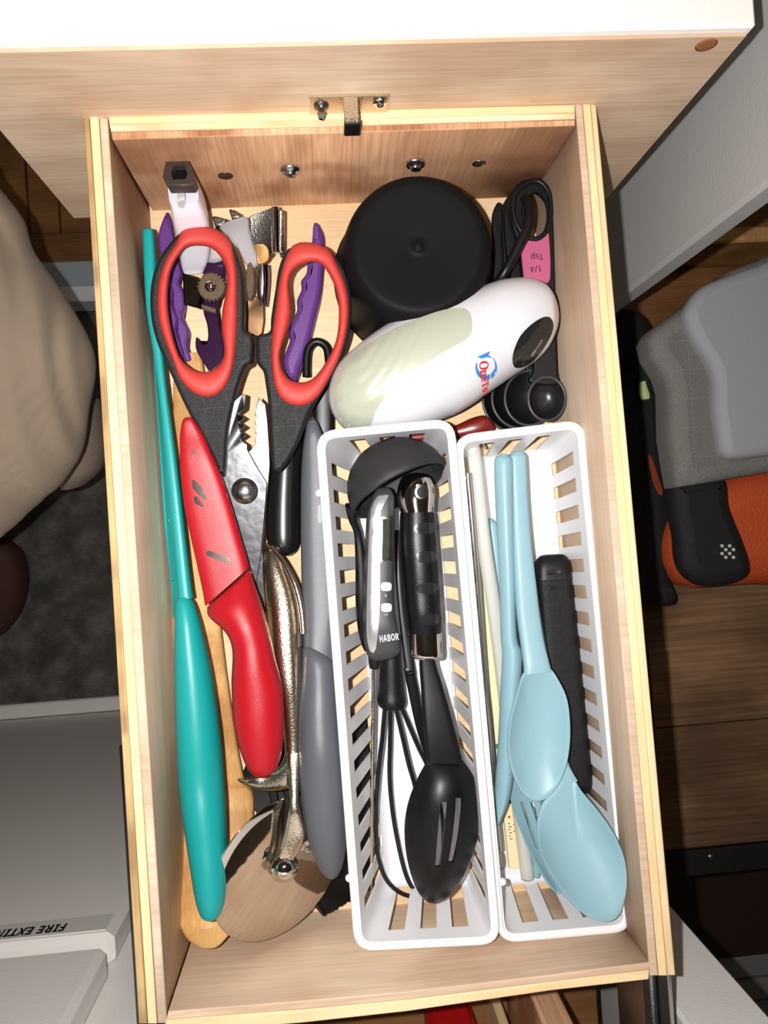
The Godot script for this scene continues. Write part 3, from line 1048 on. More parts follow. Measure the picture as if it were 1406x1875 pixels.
func can_opener() -> void:
	var t := thing("can_opener", "worn metal can opener with toothed wheel and purple bottle hook", "can opener", at(430, 520, 0))
	plate(cr(9, [[800, 210, 34], [1040, 116, 36], [1050, 620, 30], [960, 720, 26], [880, 740, 24], [820, 500, 28]]), 1.5, 0.4)
	part("frame", M.steel_dark, t)
	lr(cr(9, [[1036, 112, 1112, 110, 38, 6], [1040, 360, 1116, 358, 35, 6], [1046, 600, 1122, 598, 32, 6]], 2), 2.0, 4, 20)
	part("rod", M.chrome, t, "bright chrome rod")
	plate(cr(9, [[1116, 130, 37], [1166, 150, 37], [1172, 600, 30], [1124, 600, 31]]), 8, 0.5)
	part("flange", M.steel_dark, t)
	plate(cr(9, [[560, 262, 37], [770, 212, 37], [800, 380, 35], [850, 520, 33], [892, 610, 31], [890, 720, 29], [820, 764, 28], [740, 690, 29], [640, 480, 32], [480, 330, 35]]), 2.0, 0.8, 0, 3)
	part("cutter_guard", mat(rgb(150, 145, 148), 0.6, 0.1), t, "pale gray worn guard")
	plate(cr(9, [[850, 512, 34], [950, 504, 34], [1008, 570, 33], [1000, 680, 31], [890, 722, 30], [870, 600, 32]]), 2.0, 0.6, 0, 4)
	part("washer", mat(rgb(170, 128, 76), 0.45, 0.5), t, "brass colored washer")
	lr(cr(9, [[872, 740, 1010, 730, 24, 7], [880, 900, 1016, 900, 22, 7], [884, 1080, 1004, 1080, 20, 6], [910, 1180, 990, 1180, 19, 4]], 2), 2.0, 5, 24)
	part("barrel", M.chrome, t)
	plate(cr(9, [[740, 1150, 14], [900, 1060, 14], [960, 1200, 14], [940, 1460, 12], [850, 1490, 12], [740, 1420, 12]]), 2.0, 0.5, 0, 2)
	part("lower_plate", mat(rgb(120, 92, 66), 0.3, 0.9), t)
	for g in [[390, 960, 26.0, 158.0, 0.0], [805, 900, 30.0, 125.0, 0.5]]:
		var ring := []
		var c := cr(9, [[g[0], g[1]]])
		var narrow: float = 1.0 if g[0] < 500 else 0.38
		for i in 44:
			var a := TAU * i / 44
			var r: float = g[3] / 5.86 * (1.0 if i % 2 == 0 else 0.88) * (1.0 + 0.05 * sin(i * 2.7))
			ring.append([c[0][0] + cos(a) * r * narrow, c[0][1] + sin(a) * r * (1.0 if g[0] < 500 else 1.7)])
		plate(ring, 4.0, 0.8, g[2])
		part("toothed_wheel", M.rust, t)
	lathe(at(386, 525, 25.5), Vector3(0.05, 1, 0.1), [[0, 0], [3.6, 0], [3.2, 1.2], [2.4, 2.4], [1.2, 3], [0, 3.1]], 24)
	part("rivet", M.chrome, t)
	plate(cr(9, [[85, 830], [100, 822], [270, 870], [320, 960], [270, 1140], [285, 1196], [110, 1142], [92, 1110]]), 3.0, 0.8, 20, 2)
	part("turning_key", mat(rgb(60, 50, 40), 0.25, 0.9), t, "dark metal key wing")
	plate(cr(9, [[280, 1150], [440, 1200], [436, 1245], [290, 1200]]), 3.0, 0.5, 21)
	part("lug", M.rust, t)
	plate(cr(9, [[400, 212], [430, 205], [560, 240], [520, 300], [430, 320]]), 8.0, 0.8, 30)
	part("wing", M.steel_dark, t)
	plate(cr(9, [[580, 140], [600, 128], [700, 185], [706, 215], [612, 236]]), 8.0, 0.8, 33)
	part("wing", M.steel_dark, t)
	plate(cr(9, [[310, 700], [530, 680], [520, 1000], [470, 1200], [488, 1400], [524, 1600], [518, 1750], [440, 1850], [372, 1872], [312, 1790], [244, 1680], [220, 1600], [224, 1514], [240, 1510], [270, 1545], [290, 1575], [340, 1556], [356, 1480], [340, 1350], [302, 1210], [312, 900]]), 3.0, 0.8, 13, 3)
	part("bottle_hook", M.aubergine, t, "dark purple bottle opener hook")

func black_cup() -> void:
	var t := thing("plastic_cup", "black plastic cup standing upside down at the front wall", "cup", at(755, 520, 0))
	var base := at(757, 514, 0.5)
	var top := at(766, 449, 64)
	var ax := top - base
	var L := ax.length() * 1000.0
	lathe(base, ax, [[41, 0.0], [45.8, 0.0], [46, 1.5], [44.6, 3], [43.5, 8], [39.5, L * 0.55], [36.5, L * 0.83], [35.2, L * 0.9], [33.6, L * 0.945], [31.2, L * 0.97], [29, L * 0.975], [26, L * 0.965], [6, L * 0.96], [3.6, L * 0.955], [2.6, L * 0.965], [1.4, L * 0.985], [0, L * 0.985]], 72)
	part("body", grainy(mat(rgb(20, 20, 21), 0.5, 0.0, 0.18), M.nm, 12.0, 0.02), t)

func measuring_spoons() -> void:
	# nested spoons, the smallest on top; each is a handle and a bowl
	var specs := [
		[[1020, 1268, 165, 168], [[925, 262], [905, 330], [908, 500], [915, 700], [985, 1100], [1060, 1100], [1010, 700], [965, 500], [962, 300], [945, 255]], 14.0, "largest nested black measuring spoon, bottom of the set"],
		[[1048, 1262, 146, 155], [[975, 235], [955, 300], [958, 500], [970, 700], [1020, 1110], [1110, 1110], [1050, 700], [1010, 500], [1010, 260], [1000, 225]], 20.0, "second largest nested black measuring spoon, third from the top"],
		[[1092, 1262, 124, 140], [[1005, 200], [970, 260], [968, 400], [985, 560], [1030, 800], [1080, 1120], [1170, 1120], [1130, 700], [1080, 400], [1075, 250], [1050, 185]], 26.0, "black measuring spoon just beneath the pink labeled one"],
		[[1184, 1266, 95, 112], [[1110, 134], [1050, 145], [1005, 200], [992, 280], [1010, 380], [1040, 480], [1055, 620], [1080, 800], [1112, 1000], [1116, 1110], [1100, 1180], [1245, 1190], [1240, 1120], [1234, 900], [1226, 600], [1220, 300], [1205, 200], [1165, 145]], 33.0, "black quarter teaspoon measuring spoon with a pink label, on top"]]
	var i := 0
	for s in specs:
		var b: Array = s[0]
		var c := cr(4, [[b[0], b[1]]])
		var t := thing("measuring_spoon", s[3], "measuring spoon", at(c[0][0], c[0][1], 0), "nested black measuring spoons")
		var hp: Array = cr(4, s[1])
		if i == 3:
			plate(hp, 3.0, 1.0, s[2], 4, [cr(4, [[1090, 210], [1130, 200], [1175, 240], [1190, 310], [1175, 390], [1130, 432], [1080, 420], [1055, 350], [1060, 260]])])
		else:
			plate(hp, 3.0, 1.0, s[2], 4, [cr(4, [[s[1][0][0] + 22, 300], [s[1][0][0] + 34, 296], [s[1][0][0] + 40, 340], [s[1][0][0] + 38, 410], [s[1][0][0] + 26, 420], [s[1][0][0] + 18, 360]])])
		part("handle", M.black, t)
		var o := []
		for j in 28:
			var a := TAU * j / 28
			o.append([c[0][0] + cos(a) * b[2] / 2.812, c[0][1] + sin(a) * b[3] / 2.812])
		dish(o, 7.0 + (3 - i) * 2.0, 1.2, s[2] + 0.5, 2, 2.6)
		part("bowl", mat(rgb(24, 24, 26), 0.3), t)
		var rim := []
		for q in o:
			rim.append([q[0], q[1], s[2] + 0.8])
		tube(rim, 0.75, true, 2, 8)
		part("rim", mat(rgb(58, 58, 61), 0.35), t)
		if i == 3:
			tube(cr(4, [[1110, 146, 33.6], [1160, 158, 33.6], [1198, 215, 33.6], [1206, 300, 33.6], [1190, 390, 33.6], [1140, 440, 33.6], [1080, 430, 33.6], [1030, 370, 33.6], [1010, 280, 33.6], [1030, 195, 33.6]]), 1.3, true, 4)
			part("raised_rim", M.black, t)
			plate(cr(4, [[1052, 505], [1085, 452], [1140, 440], [1194, 412], [1200, 480], [1204, 560], [1202, 650], [1190, 668], [1140, 680], [1070, 662], [1062, 600]]), 1.0, 0.3, s[2] + 0.6, 1)
			var lb := part("label", mat(rgb(178, 84, 122), 0.5), t, "pink paper label")
			var o1 := cr(4, [[1166, 518], [1160, 576]])
			letters("Tsp", 4.4, lying(at(o1[0][0], o1[0][1] + 5, s[2] + 0.8), PI - 0.06), "Droid Sans")
			letters("1/4", 4.4, lying(at(o1[1][0], o1[1][1] + 6, s[2] + 0.8), PI - 0.06), "Droid Sans")
			part("lettering", M.dark, lb, "black letters reading one quarter Tsp")
		i += 1
	var r := thing("spoon_ring", "black plastic loop holding the measuring spoons together", "ring", at(975, 430, 20))
	tube(cr(4, [[1075, 230, 36], [1092, 270, 39], [1095, 330, 41], [1080, 400, 42], [1050, 460, 42], [1010, 540, 41], [970, 610, 40], [935, 665, 36], [915, 690, 28]]), 2.6, false, 6, 14)
	part("loop", M.nylon, r)

func pizza_cutter() -> void:
	var t := thing("pizza_cutter", "all steel pizza cutter with a mirror polished wheel", "pizza cutter", at(515, 1590, 0))
	var hub := at(513.5, 1590, 38)
	var n := Vector3(0.55, 0.8, 0.2).normalized()
	lathe(hub - n * 0.001, n, [[0, 0], [33, 0], [37, 0.8], [37.6, 1.0], [37, 1.2], [33.5, 1.7], [33, 1.75], [0, 1.75]], 96)
	part("wheel", M.mirror, t, "mirror polished cutting wheel")
	lr(cr(7, [[752, 600, 838, 600, 42, 4], [768, 820, 830, 820, 47, 4], [772, 900, 826, 900, 49, 3.6], [757, 1000, 850, 1000, 49, 3], [742, 1090, 868, 1090, 48, 2.6], [715, 1180, 840, 1180, 46, 2.4], [672, 1250, 800, 1240, 45, 2.2], [655, 1300, 796, 1300, 44, 2], [664, 1350, 780, 1350, 43, 2], [690, 1378, 750, 1378, 42, 1.6]], 2), 3.0, 6, 24)
	part("fork_arm", M.nickel, t)
	lathe(at(521, 1589, 45), n.lerp(Vector3.UP, 0.4), [[0, 0], [7.2, 0], [7.2, 0.8], [6, 1.0], [5.6, 2.2], [4.4, 4], [2.4, 5.2], [0, 5.6]], 36)
	part("axle_cap", M.chrome, t)
	lr([[482, 996, 492, 994, 24, 3], [480, 1012, 512, 1004, 24, 6], [481, 1050, 528, 1040, 26, 8], [484, 1090, 545, 1082, 28, 9], [489, 1130, 553, 1124, 30, 9.5], [493, 1180, 555, 1178, 32, 9.5], [500, 1230, 556, 1230, 34, 9], [512, 1290, 556, 1290, 36, 8.5], [520, 1350, 554, 1350, 38, 8], [522, 1400, 552, 1400, 40, 7], [524, 1436, 550, 1440, 41, 6]], 2.2, 6, 28)
	part("handle", M.nickel, t)
	tube([[497, 1002, 28], [520, 1030, 33], [540, 1070, 37], [551, 1112, 39], [556, 1160, 40]], 1.6, false, 6, 10)
	part("seam", M.nickel, t, "raised edge along the handle")
	# thumb guard
	lr(cr(7, [[448, 752, 458, 764, 46, 1.6], [500, 752, 505, 800, 42, 1.6], [580, 738, 590, 826, 39, 1.8], [660, 712, 680, 832, 39, 2.2], [720, 660, 760, 820, 40, 3], [752, 560, 830, 800, 40, 5]], 2), 2.4, 6, 20)
	part("thumb_guard", M.nickel, t)

func ringband(A: Array, B: Array, h: float, tall: float, n := 72) -> void:   # a rounded band between an outer and an inner outline
	var c := Vector2.ZERO
	for q in B:
		c += Vector2(q[0], q[1])
	c /= B.size()
	var by_angle := func(Q: Array) -> Array:
		var S := smooth(Q, 6, true)
		var o := []
		for i in n:
			var a := TAU * i / n
			var d := Vector2(cos(a), sin(a))
			var best := 0.0
			for j in S.size():
				var p0 := Vector2(S[j][0], S[j][1])
				var k: Array = S[(j + 1) % S.size()]
				var x = Geometry2D.segment_intersects_segment(c, c + d * 2000.0, p0, Vector2(k[0], k[1]))
				if x != null:
					best = maxf(best, c.distance_to(x))
			o.append(c + d * best)
		return o
	var oa: Array = by_angle.call(A)
	var ob: Array = by_angle.call(B)
	var rings := []
	for i in n + 1:
		var ring := []
		for j in 18:
			var f := TAU * j / 18
			var t := 0.5 - 0.5 * signf(cos(f)) * pow(absf(cos(f)), 0.8)
			var p: Vector2 = oa[i % n].lerp(ob[i % n], t)
			ring.append(at(p.x, p.y, h + tall * signf(sin(f)) * pow(absf(sin(f)), 0.75)))
		rings.append(ring)
	grid(rings, true)

func scissors() -> void:
	var t := thing("kitchen_scissors", "kitchen scissors with red and black rings and a nutcracker gap", "scissors", at(450, 900, 0))
	var h := 47.0
	# left half
	var hole := cr(3, [[450, 505], [520, 515], [570, 560], [598, 620], [607, 690], [598, 760], [582, 840], [578, 930], [590, 1010], [590, 1070], [565, 1120], [520, 1150], [470, 1155], [410, 1130], [365, 1080], [335, 1000], [312, 900], [301, 800], [306, 690], [327, 610], [370, 540], [405, 512]])
	var wide := cr(3, [[460, 450], [540, 460], [600, 520], [632, 600], [640, 690], [632, 780], [618, 860], [615, 930], [622, 1010], [620, 1080], [600, 1150], [540, 1200], [470, 1205], [390, 1170], [335, 1100], [305, 1010], [280, 900], [268, 800], [274, 690], [295, 600], [345, 510], [400, 465]])
	plate(cr(3, [[470, 412], [390, 420], [340, 452], [290, 510], [245, 580], [216, 670], [205, 770], [212, 880], [235, 980], [275, 1080], [325, 1190], [370, 1290], [420, 1390], [500, 1540], [560, 1660], [585, 1690], [598, 1600], [604, 1500], [616, 1406], [640, 1300], [664, 1215], [690, 1140], [704, 1118], [734, 1090], [736, 965], [694, 936], [694, 850], [692, 750], [684, 650], [664, 570], [634, 492], [590, 452], [530, 422]]), 9.0, 2.2, h, 3, [wide])
	part("handle", M.black_grip, t)
	ringband(cr(3, [[470, 400], [560, 425], [622, 478], [640, 540], [655, 620], [660, 690], [660, 800], [660, 880], [654, 1000], [640, 1120], [610, 1215], [560, 1272], [510, 1288], [455, 1278], [410, 1248], [360, 1190], [330, 1110], [290, 1010], [256, 900], [246, 790], [256, 680], [292, 570], [350, 478], [375, 420], [420, 405]]), hole, h - 2.0, 5.6)
	part("ring_lining", M.red, t, "red soft lining of the left ring")
	# right half
	hole = cr(3, [[1000, 600], [1060, 590], [1100, 610], [1135, 660], [1165, 730], [1180, 810], [1180, 910], [1165, 1000], [1130, 1080], [1085, 1150], [1040, 1195], [990, 1210], [940, 1200], [905, 1170], [885, 1120], [880, 1060], [896, 1000], [920, 930], [934, 860], [934, 800], [926, 740], [926, 690], [946, 640]])
	wide = cr(3, [[1000, 550], [1070, 545], [1120, 570], [1160, 630], [1190, 710], [1208, 810], [1206, 910], [1190, 1010], [1155, 1100], [1110, 1175], [1050, 1235], [985, 1250], [920, 1240], [880, 1190], [860, 1120], [855, 1060], [868, 1000], [890, 930], [902, 860], [902, 800], [897, 740], [900, 680], [920, 610]])
	plate(cr(3, [[1000, 498], [950, 506], [915, 520], [886, 570], [866, 640], [855, 720], [842, 800], [831, 880], [825, 942], [772, 960], [757, 975], [757, 1090], [772, 1118], [792, 1150], [804, 1220], [816, 1310], [822, 1406], [830, 1560], [838, 1640], [862, 1668], [900, 1640], [960, 1540], [1000, 1440], [1030, 1360], [1080, 1280], [1130, 1200], [1180, 1110], [1225, 1000], [1245, 900], [1248, 790], [1235, 690], [1205, 610], [1165, 552], [1120, 522], [1060, 500]]), 9.0, 2.2, h, 3, [wide])
	part("handle", M.black_grip, t)
	ringband(cr(3, [[1000, 487], [1060, 493], [1120, 516], [1156, 555], [1168, 590], [1206, 670], [1230, 760], [1235, 860], [1216, 980], [1182, 1090], [1132, 1190], [1072, 1288], [1012, 1328], [950, 1331], [900, 1310], [860, 1260], [842, 1180], [832, 1060], [840, 940], [856, 820], [872, 700], [896, 600], [922, 535], [955, 497]]), hole, h - 2.0, 5.6)
	part("ring_lining", M.red, t, "red soft lining of the right ring")
	# blades
	var teeth_l := []
	var teeth_r := []
	for i in 17:
		var y := 30.0 + i * 12.5
		teeth_l.append([664.0 + 18.0 * cos(i * PI * 0.5) + i * 1.0, y])
		teeth_r.append([745.0 + 9.0 * cos(i * PI * 0.5 + 1.5), 220.0 - i * 12.5])
	var A := [[664, -60], [612, -10], [600, 50], [572, 180], [550, 300], [545, 400], [560, 470], [600, 590], [650, 720], [690, 860], [720, 960], [745, 1030], [762, 940], [776, 850], [790, 700], [802, 560], [810, 450], [760, 372], [720, 300], [698, 258]]
	teeth_l.reverse()
	A.append_array(teeth_l)
	A.append_array([[684, 20], [690, -50]])
	var Ah := []
	for q in A:
		Ah.append([q[0], q[1], 42.0 - 0.012 * maxf(0.0, q[1])])
	plate(cr(5, Ah), 1.8, 0.4)
	part("blade", M.blade, t)
	var Bp := [[760, -40], [800, 0], [812, 100], [822, 250], [826, 350], [818, 440], [806, 560], [796, 700], [782, 850], [800, 1010], [800, 1200], [770, 1140], [700, 900], [640, 640], [620, 420], [660, 300], [714, 262]]
	Bp.append_array(teeth_r)
	var Bh := []
	for q in Bp:
		Bh.append([q[0], q[1], 39.8 - 0.012 * maxf(0.0, q[1])])
	plate(cr(5, Bh), 1.8, 0.3)
	part("blade", M.blade, t)
	lathe(at(448, 899, 37.5), Vector3.UP, [[6.6, -1], [6.6, 0.6], [6.0, 1.2], [5.7, 2.0], [4.6, 3.4], [3.0, 4.4], [1.4, 4.9], [0, 5]], 40)
	part("pivot", M.steel, t, "domed steel pivot")

func knives() -> void:
	# teal
	var t := thing("sheathed_knife", "teal knife in a teal sheath lying along the left wall", "knife", at(340, 1100, 0))
	lr([[263, 428, 279, 426, 40, 3], [262, 436, 283, 434, 40, 4], [268, 560, 291, 556, 41, 4.5], [280, 640, 298, 636, 41, 4.5], [291, 720, 306, 716, 42, 5], [305, 850, 324, 846, 43, 5], [318, 980, 339, 976, 44, 5], [325.5, 1070, 350, 1068, 44, 5], [328, 1097, 354, 1094, 44, 5]], 3.0, 6, 24)
	var sh := part("sheath", M.teal, t)
	slab(world([[264, 430, 39], [284, 600, 40], [296, 740, 41], [312, 900, 42], [326, 1040, 43], [330, 1094, 43], [322, 1136, 30], [316, 1130, 26], [311, 1060, 26], [300, 960, 26], [292, 840, 26], [284, 720, 26], [277, 600, 26], [268, 500, 28]], 0), 4.0, 0.8)
	part("side_wall", M.teal, sh, "darker lower side of the sheath")
	for q in [[309, 953, 36], [314, 992, 35], [313, 1060, 34]]:
		lathe(at(q[0], q[1], q[2]), Vector3(-0.6, 0.8, 0), [[0, 0], [1.1, 0], [1.0, 0.5], [0, 0.6]], 12)
		part("rivet", M.teal, sh)
	lr(cr(7, [[88, -345, 168, -350, 44, 4], [70, -300, 190, -310, 45, 8], [66, -180, 226, -190, 46, 10], [65, -60, 256, -60, 46, 11], [66, 100, 286, 80, 46, 12], [70, 300, 318, 280, 46, 13], [77, 520, 346, 500, 46, 14], [90, 760, 366, 740, 46, 14], [110, 960, 378, 940, 49, 14], [140, 1160, 384, 1140, 52, 14], [166, 1330, 385, 1310, 55, 13.5], [190, 1480, 378, 1470, 57, 12.5], [212, 1560, 362, 1550, 58, 11], [236, 1598, 340, 1592, 58, 8], [268, 1620, 312, 1618, 58, 4]], 2), 2.0, 5, 36)
	part("handle", M.teal, t)
	# red
	t = thing("sheathed_knife", "red paring knife in a slotted red sheath beside the scissors", "knife", at(420, 1100, 0))
	lr(cr(5, [[340, 82, 372, 76, 52, 2], [322, 108, 395, 96, 52, 3], [312, 190, 447, 180, 51, 3.6], [312, 300, 496, 290, 51, 4], [318, 420, 545, 405, 50, 4.2], [340, 600, 602, 570, 49, 4.4], [378, 780, 652, 740, 48, 4.6], [412, 930, 690, 870, 48, 4.8], [440, 1060, 702, 918, 48, 4.8], [457, 1156, 706, 936, 48, 4.8]], 2), 3.2, 6, 32)
	sh = part("sheath", M.red_knife, t)
	drape(cr(5, [[376, 436], [392, 434], [430, 470], [452, 510], [466, 545], [448, 546], [410, 510], [384, 482]]), 0.35, 3.0)
	part("blade_window", M.window, sh, "slot showing the steel blade")
	drape(cr(5, [[390, 530], [404, 526], [426, 552], [448, 584], [430, 586], [402, 572], [392, 556]]), 0.35, 3.0)
	part("blade_window", M.window, sh, "slot showing the steel blade")
	drape(cr(5, [[460, 850], [474, 836], [520, 852], [590, 878], [602, 896], [596, 910], [570, 906], [500, 882], [466, 866]]), 0.35, 3.0)
	part("blade_window", M.window, sh, "slot showing the steel blade")
	drape(cr(5, [[374, 270], [384, 262], [398, 268], [402, 280], [394, 292], [380, 292]]), 0.3, 3.0)
	part("rivet", mat(rgb(120, 30, 30), 0.4), sh)
	drape(cr(5, [[470, 930], [484, 922], [540, 936], [558, 950], [556, 972], [544, 978], [490, 964], [472, 950]]), 0.3, 3.0)
	part("embossed_tab", M.red_knife, sh)
	lr([[379, 1112, 457, 1043, 50, 5], [380, 1119, 460, 1052, 50, 8], [383, 1129, 467, 1073, 51, 10], [394, 1140, 475, 1095, 52, 11.5], [409, 1153, 483, 1121, 53, 12], [421, 1171, 491, 1150, 54, 12], [426, 1195, 498, 1178, 54, 12], [425, 1226, 506, 1215, 54, 12.5], [424, 1248, 512, 1236, 54, 12.5], [425, 1278, 518, 1269, 54, 12.5], [427, 1313, 520, 1308, 54, 12.5], [433, 1349, 519.6, 1346, 54, 12], [443, 1382, 515.6, 1379, 54, 11], [454, 1406, 508.5, 1403, 54, 9], [465, 1418, 497.6, 1416, 54, 7], [476, 1423, 486, 1422.6, 54, 3]], 2.1, 5, 36)
	part("handle", M.red_knife, t)
	# gray
	t = thing("sheathed_knife", "slate gray knife in a gray sheath against the white basket", "knife", at(590, 1200, 0))
	lr(cr(5, [[1050, 92, 1085, 86, 30, 3], [1034, 130, 1106, 120, 29, 5], [1014, 240, 1150, 236, 28, 6], [1004, 400, 1190, 400, 27, 7], [1001, 700, 1216, 700, 27, 7], [1005, 1000, 1232, 1000, 28, 7], [1012, 1220, 1230, 1230, 30, 7], [1016, 1384, 1196, 1500, 33, 7]], 2), 2.6, 6, 28)
	var gs := part("sheath", M.slate, t)
	for q in [[1106, 625, 1128, 620], [1160, 1280, 1180, 1275]]:
		drape(cr(5, [[q[0] - 8, q[1] - 40], [q[0] + 6, q[1] - 54], [q[2] - 6, q[3] - 50], [q[2], q[3] - 30], [q[2], q[3] + 40], [q[2] - 8, q[3] + 58], [q[0], q[1] + 58], [q[0] - 8, q[1] + 40]]), 0.35, 4.0)
		part("slot", mat(rgb(84, 88, 94), 0.4), gs, "oval slot in the sheath")
	lr(cr(7, [[854, -50, 1044, 66, 36, 6], [850, -10, 1056, 100, 37, 9], [846, 100, 1064, 180, 38, 10.5], [836, 260, 1074, 330, 40, 12], [828, 400, 1086, 440, 41, 13], [826, 560, 1102, 580, 42, 14], [828, 720, 1116, 730, 42, 14], [840, 880, 1123, 890, 42, 14], [862, 1030, 1125, 1035, 42, 14], [890, 1150, 1120, 1150, 42, 13.5], [922, 1240, 1106, 1240, 42, 12], [955, 1305, 1088, 1305, 42, 10], [985, 1345, 1068, 1345, 42, 7], [1010, 1364, 1046, 1364, 42, 3]], 2), 2.1, 5, 36)
	part("handle", M.slate, t)

func corkscrew() -> void:
	var t := thing("corkscrew", "dark red folding corkscrew behind the two white baskets", "corkscrew", at(830, 790, 0))
	lr([[748, 792, 752, 812, 14, 4], [790, 786, 794, 808, 14, 5], [830, 780, 840, 804, 14, 5], [862, 766, 878, 800, 15, 6], [884, 761, 900, 790, 15, 6], [896, 768, 906, 782, 15, 4]], 2.6, 5, 24)
	part("body", mat(rgb(110, 22, 18), 0.3), t)
	lr([[752, 806, 756, 818, 10, 2], [860, 800, 864, 812, 10, 2], [930, 786, 934, 798, 10, 2]], 3.0, 4, 14)
	part("lever", M.steel, t)
	tube([[876, 800, 20], [884, 812, 20], [890, 822, 20]], 0.8, false, 3, 8)
	part("pin", M.chrome, t)

func electric_opener() -> void:
	var t := thing("electric_can_opener", "white electric can opener with gray green grip and black button", "can opener", at(815, 650, 0))
	lr(cr(4, [[70, 1270, 96, 1350, 32, 12], [84, 1170, 150, 1425, 33, 18], [122, 1085, 230, 1450, 34, 22], [200, 1008, 330, 1452, 35, 25], [330, 910, 470, 1432, 36, 27], [480, 826, 610, 1386, 37, 28], [640, 764, 748, 1326, 38, 28], [800, 716, 884, 1236, 39, 28], [930, 672, 1012, 1148, 40, 27], [1040, 660, 1100, 1092, 40, 25], [1120, 676, 1160, 1040, 40, 22], [1175, 715, 1198, 980, 40, 18], [1215, 775, 1226, 915, 40, 11], [1231, 820, 1233, 875, 40, 5]], 2), 2.3, 6, 44)
	part("body", M.opener_white, t)
	drape(cr(4, [[740, 797], [770, 805], [792, 832], [800, 890], [790, 938], [740, 978], [640, 1030], [520, 1112], [420, 1190], [350, 1262], [302, 1330], [270, 1424], [210, 1438], [150, 1414], [104, 1350], [82, 1270], [84, 1180], [112, 1112], [150, 1066], [250, 988], [400, 902], [550, 840], [660, 806]]), 0.7, 7.0, 2)
	part("grip", mat(rgb(168, 172, 156), 0.38), t, "soft gray green grip panel")
	drape(cr(4, [[1028, 1108], [1008, 1078], [1014, 1020], [1048, 942], [1108, 880], [1168, 845], [1204, 850], [1219, 890], [1202, 950], [1152, 1030], [1092, 1090]]), 0.9, 5.0, 3)
	var b := part("button", mat(rgb(34, 32, 32), 0.15), t, "glossy black oval button")
	drape(cr(4, [[1156, 962], [1166, 966], [1112, 1048], [1100, 1042]]), 1.4, 3.0)
	part("mark", mat(rgb(120, 118, 114), 0.3), b, "thin gray raised bar")
	# seam of the upper cover
	drape(cr(4, [[826, 718], [834, 716], [862, 786], [856, 790]]), 0.25, 4.0)
	part("seam", mat(rgb(206, 204, 200), 0.4), t)
	# logo: a blue swoosh ring with an arrow head, red lettering down the side
	var out := []
	for i in 25:
		var a := lerpf(-1.15, 3.55, i / 24.0)
		out.append([872 + cos(a) * 56, 1106 + sin(a) * 64])
	for i in 25:
		var a := lerpf(3.5, -1.0, i / 24.0)
		var w := 1.0 - 0.30 * sin(PI * i / 24.0) - 0.08
		out.append([872 + cos(a) * 56 * w + 3, 1104 + sin(a) * 64 * w])
	drape(cr(4, out), 0.3, 4.0)
	drape(cr(4, [[826, 1050], [893, 1020], [884, 1042], [904, 1056], [872, 1052], [848, 1060]]), 0.3, 4.0)
	part("logo_ring", mat(rgb(44, 120, 186), 0.4), t, "blue arrow ring of the logo")
	for l in [["O", 858, 1060, 6.4], ["n", 858, 1108, 5.8], ["e", 861, 1144, 5.4], ["T", 864, 1172, 5.2], ["o", 866, 1200, 5.6], ["u", 869, 1226, 5.4]]:
		var q := cr(4, [[l[1], l[2]], [l[1] + 18, l[2]], [l[1], l[2] + 18]])
		var p0 := touch(q[0][0], q[0][1])
		var p1 := touch(q[1][0], q[1][1])
		var p2 := touch(q[2][0], q[2][1])
		var x := (p2 - p0).normalized()
		var z := (p2 - p0).cross(p1 - p0).normalized()
		if z.y < 0.0:
			z = -z
		var y := z.cross(x)
		letters(l[0], l[3], Transform3D(Basis(x, y, z), p0 + z * 0.0004 + x * 0.0006), "Droid Serif", true, 0.3)
	part("lettering", mat(rgb(196, 40, 44), 0.4), t, "red serif letters of the maker's name")

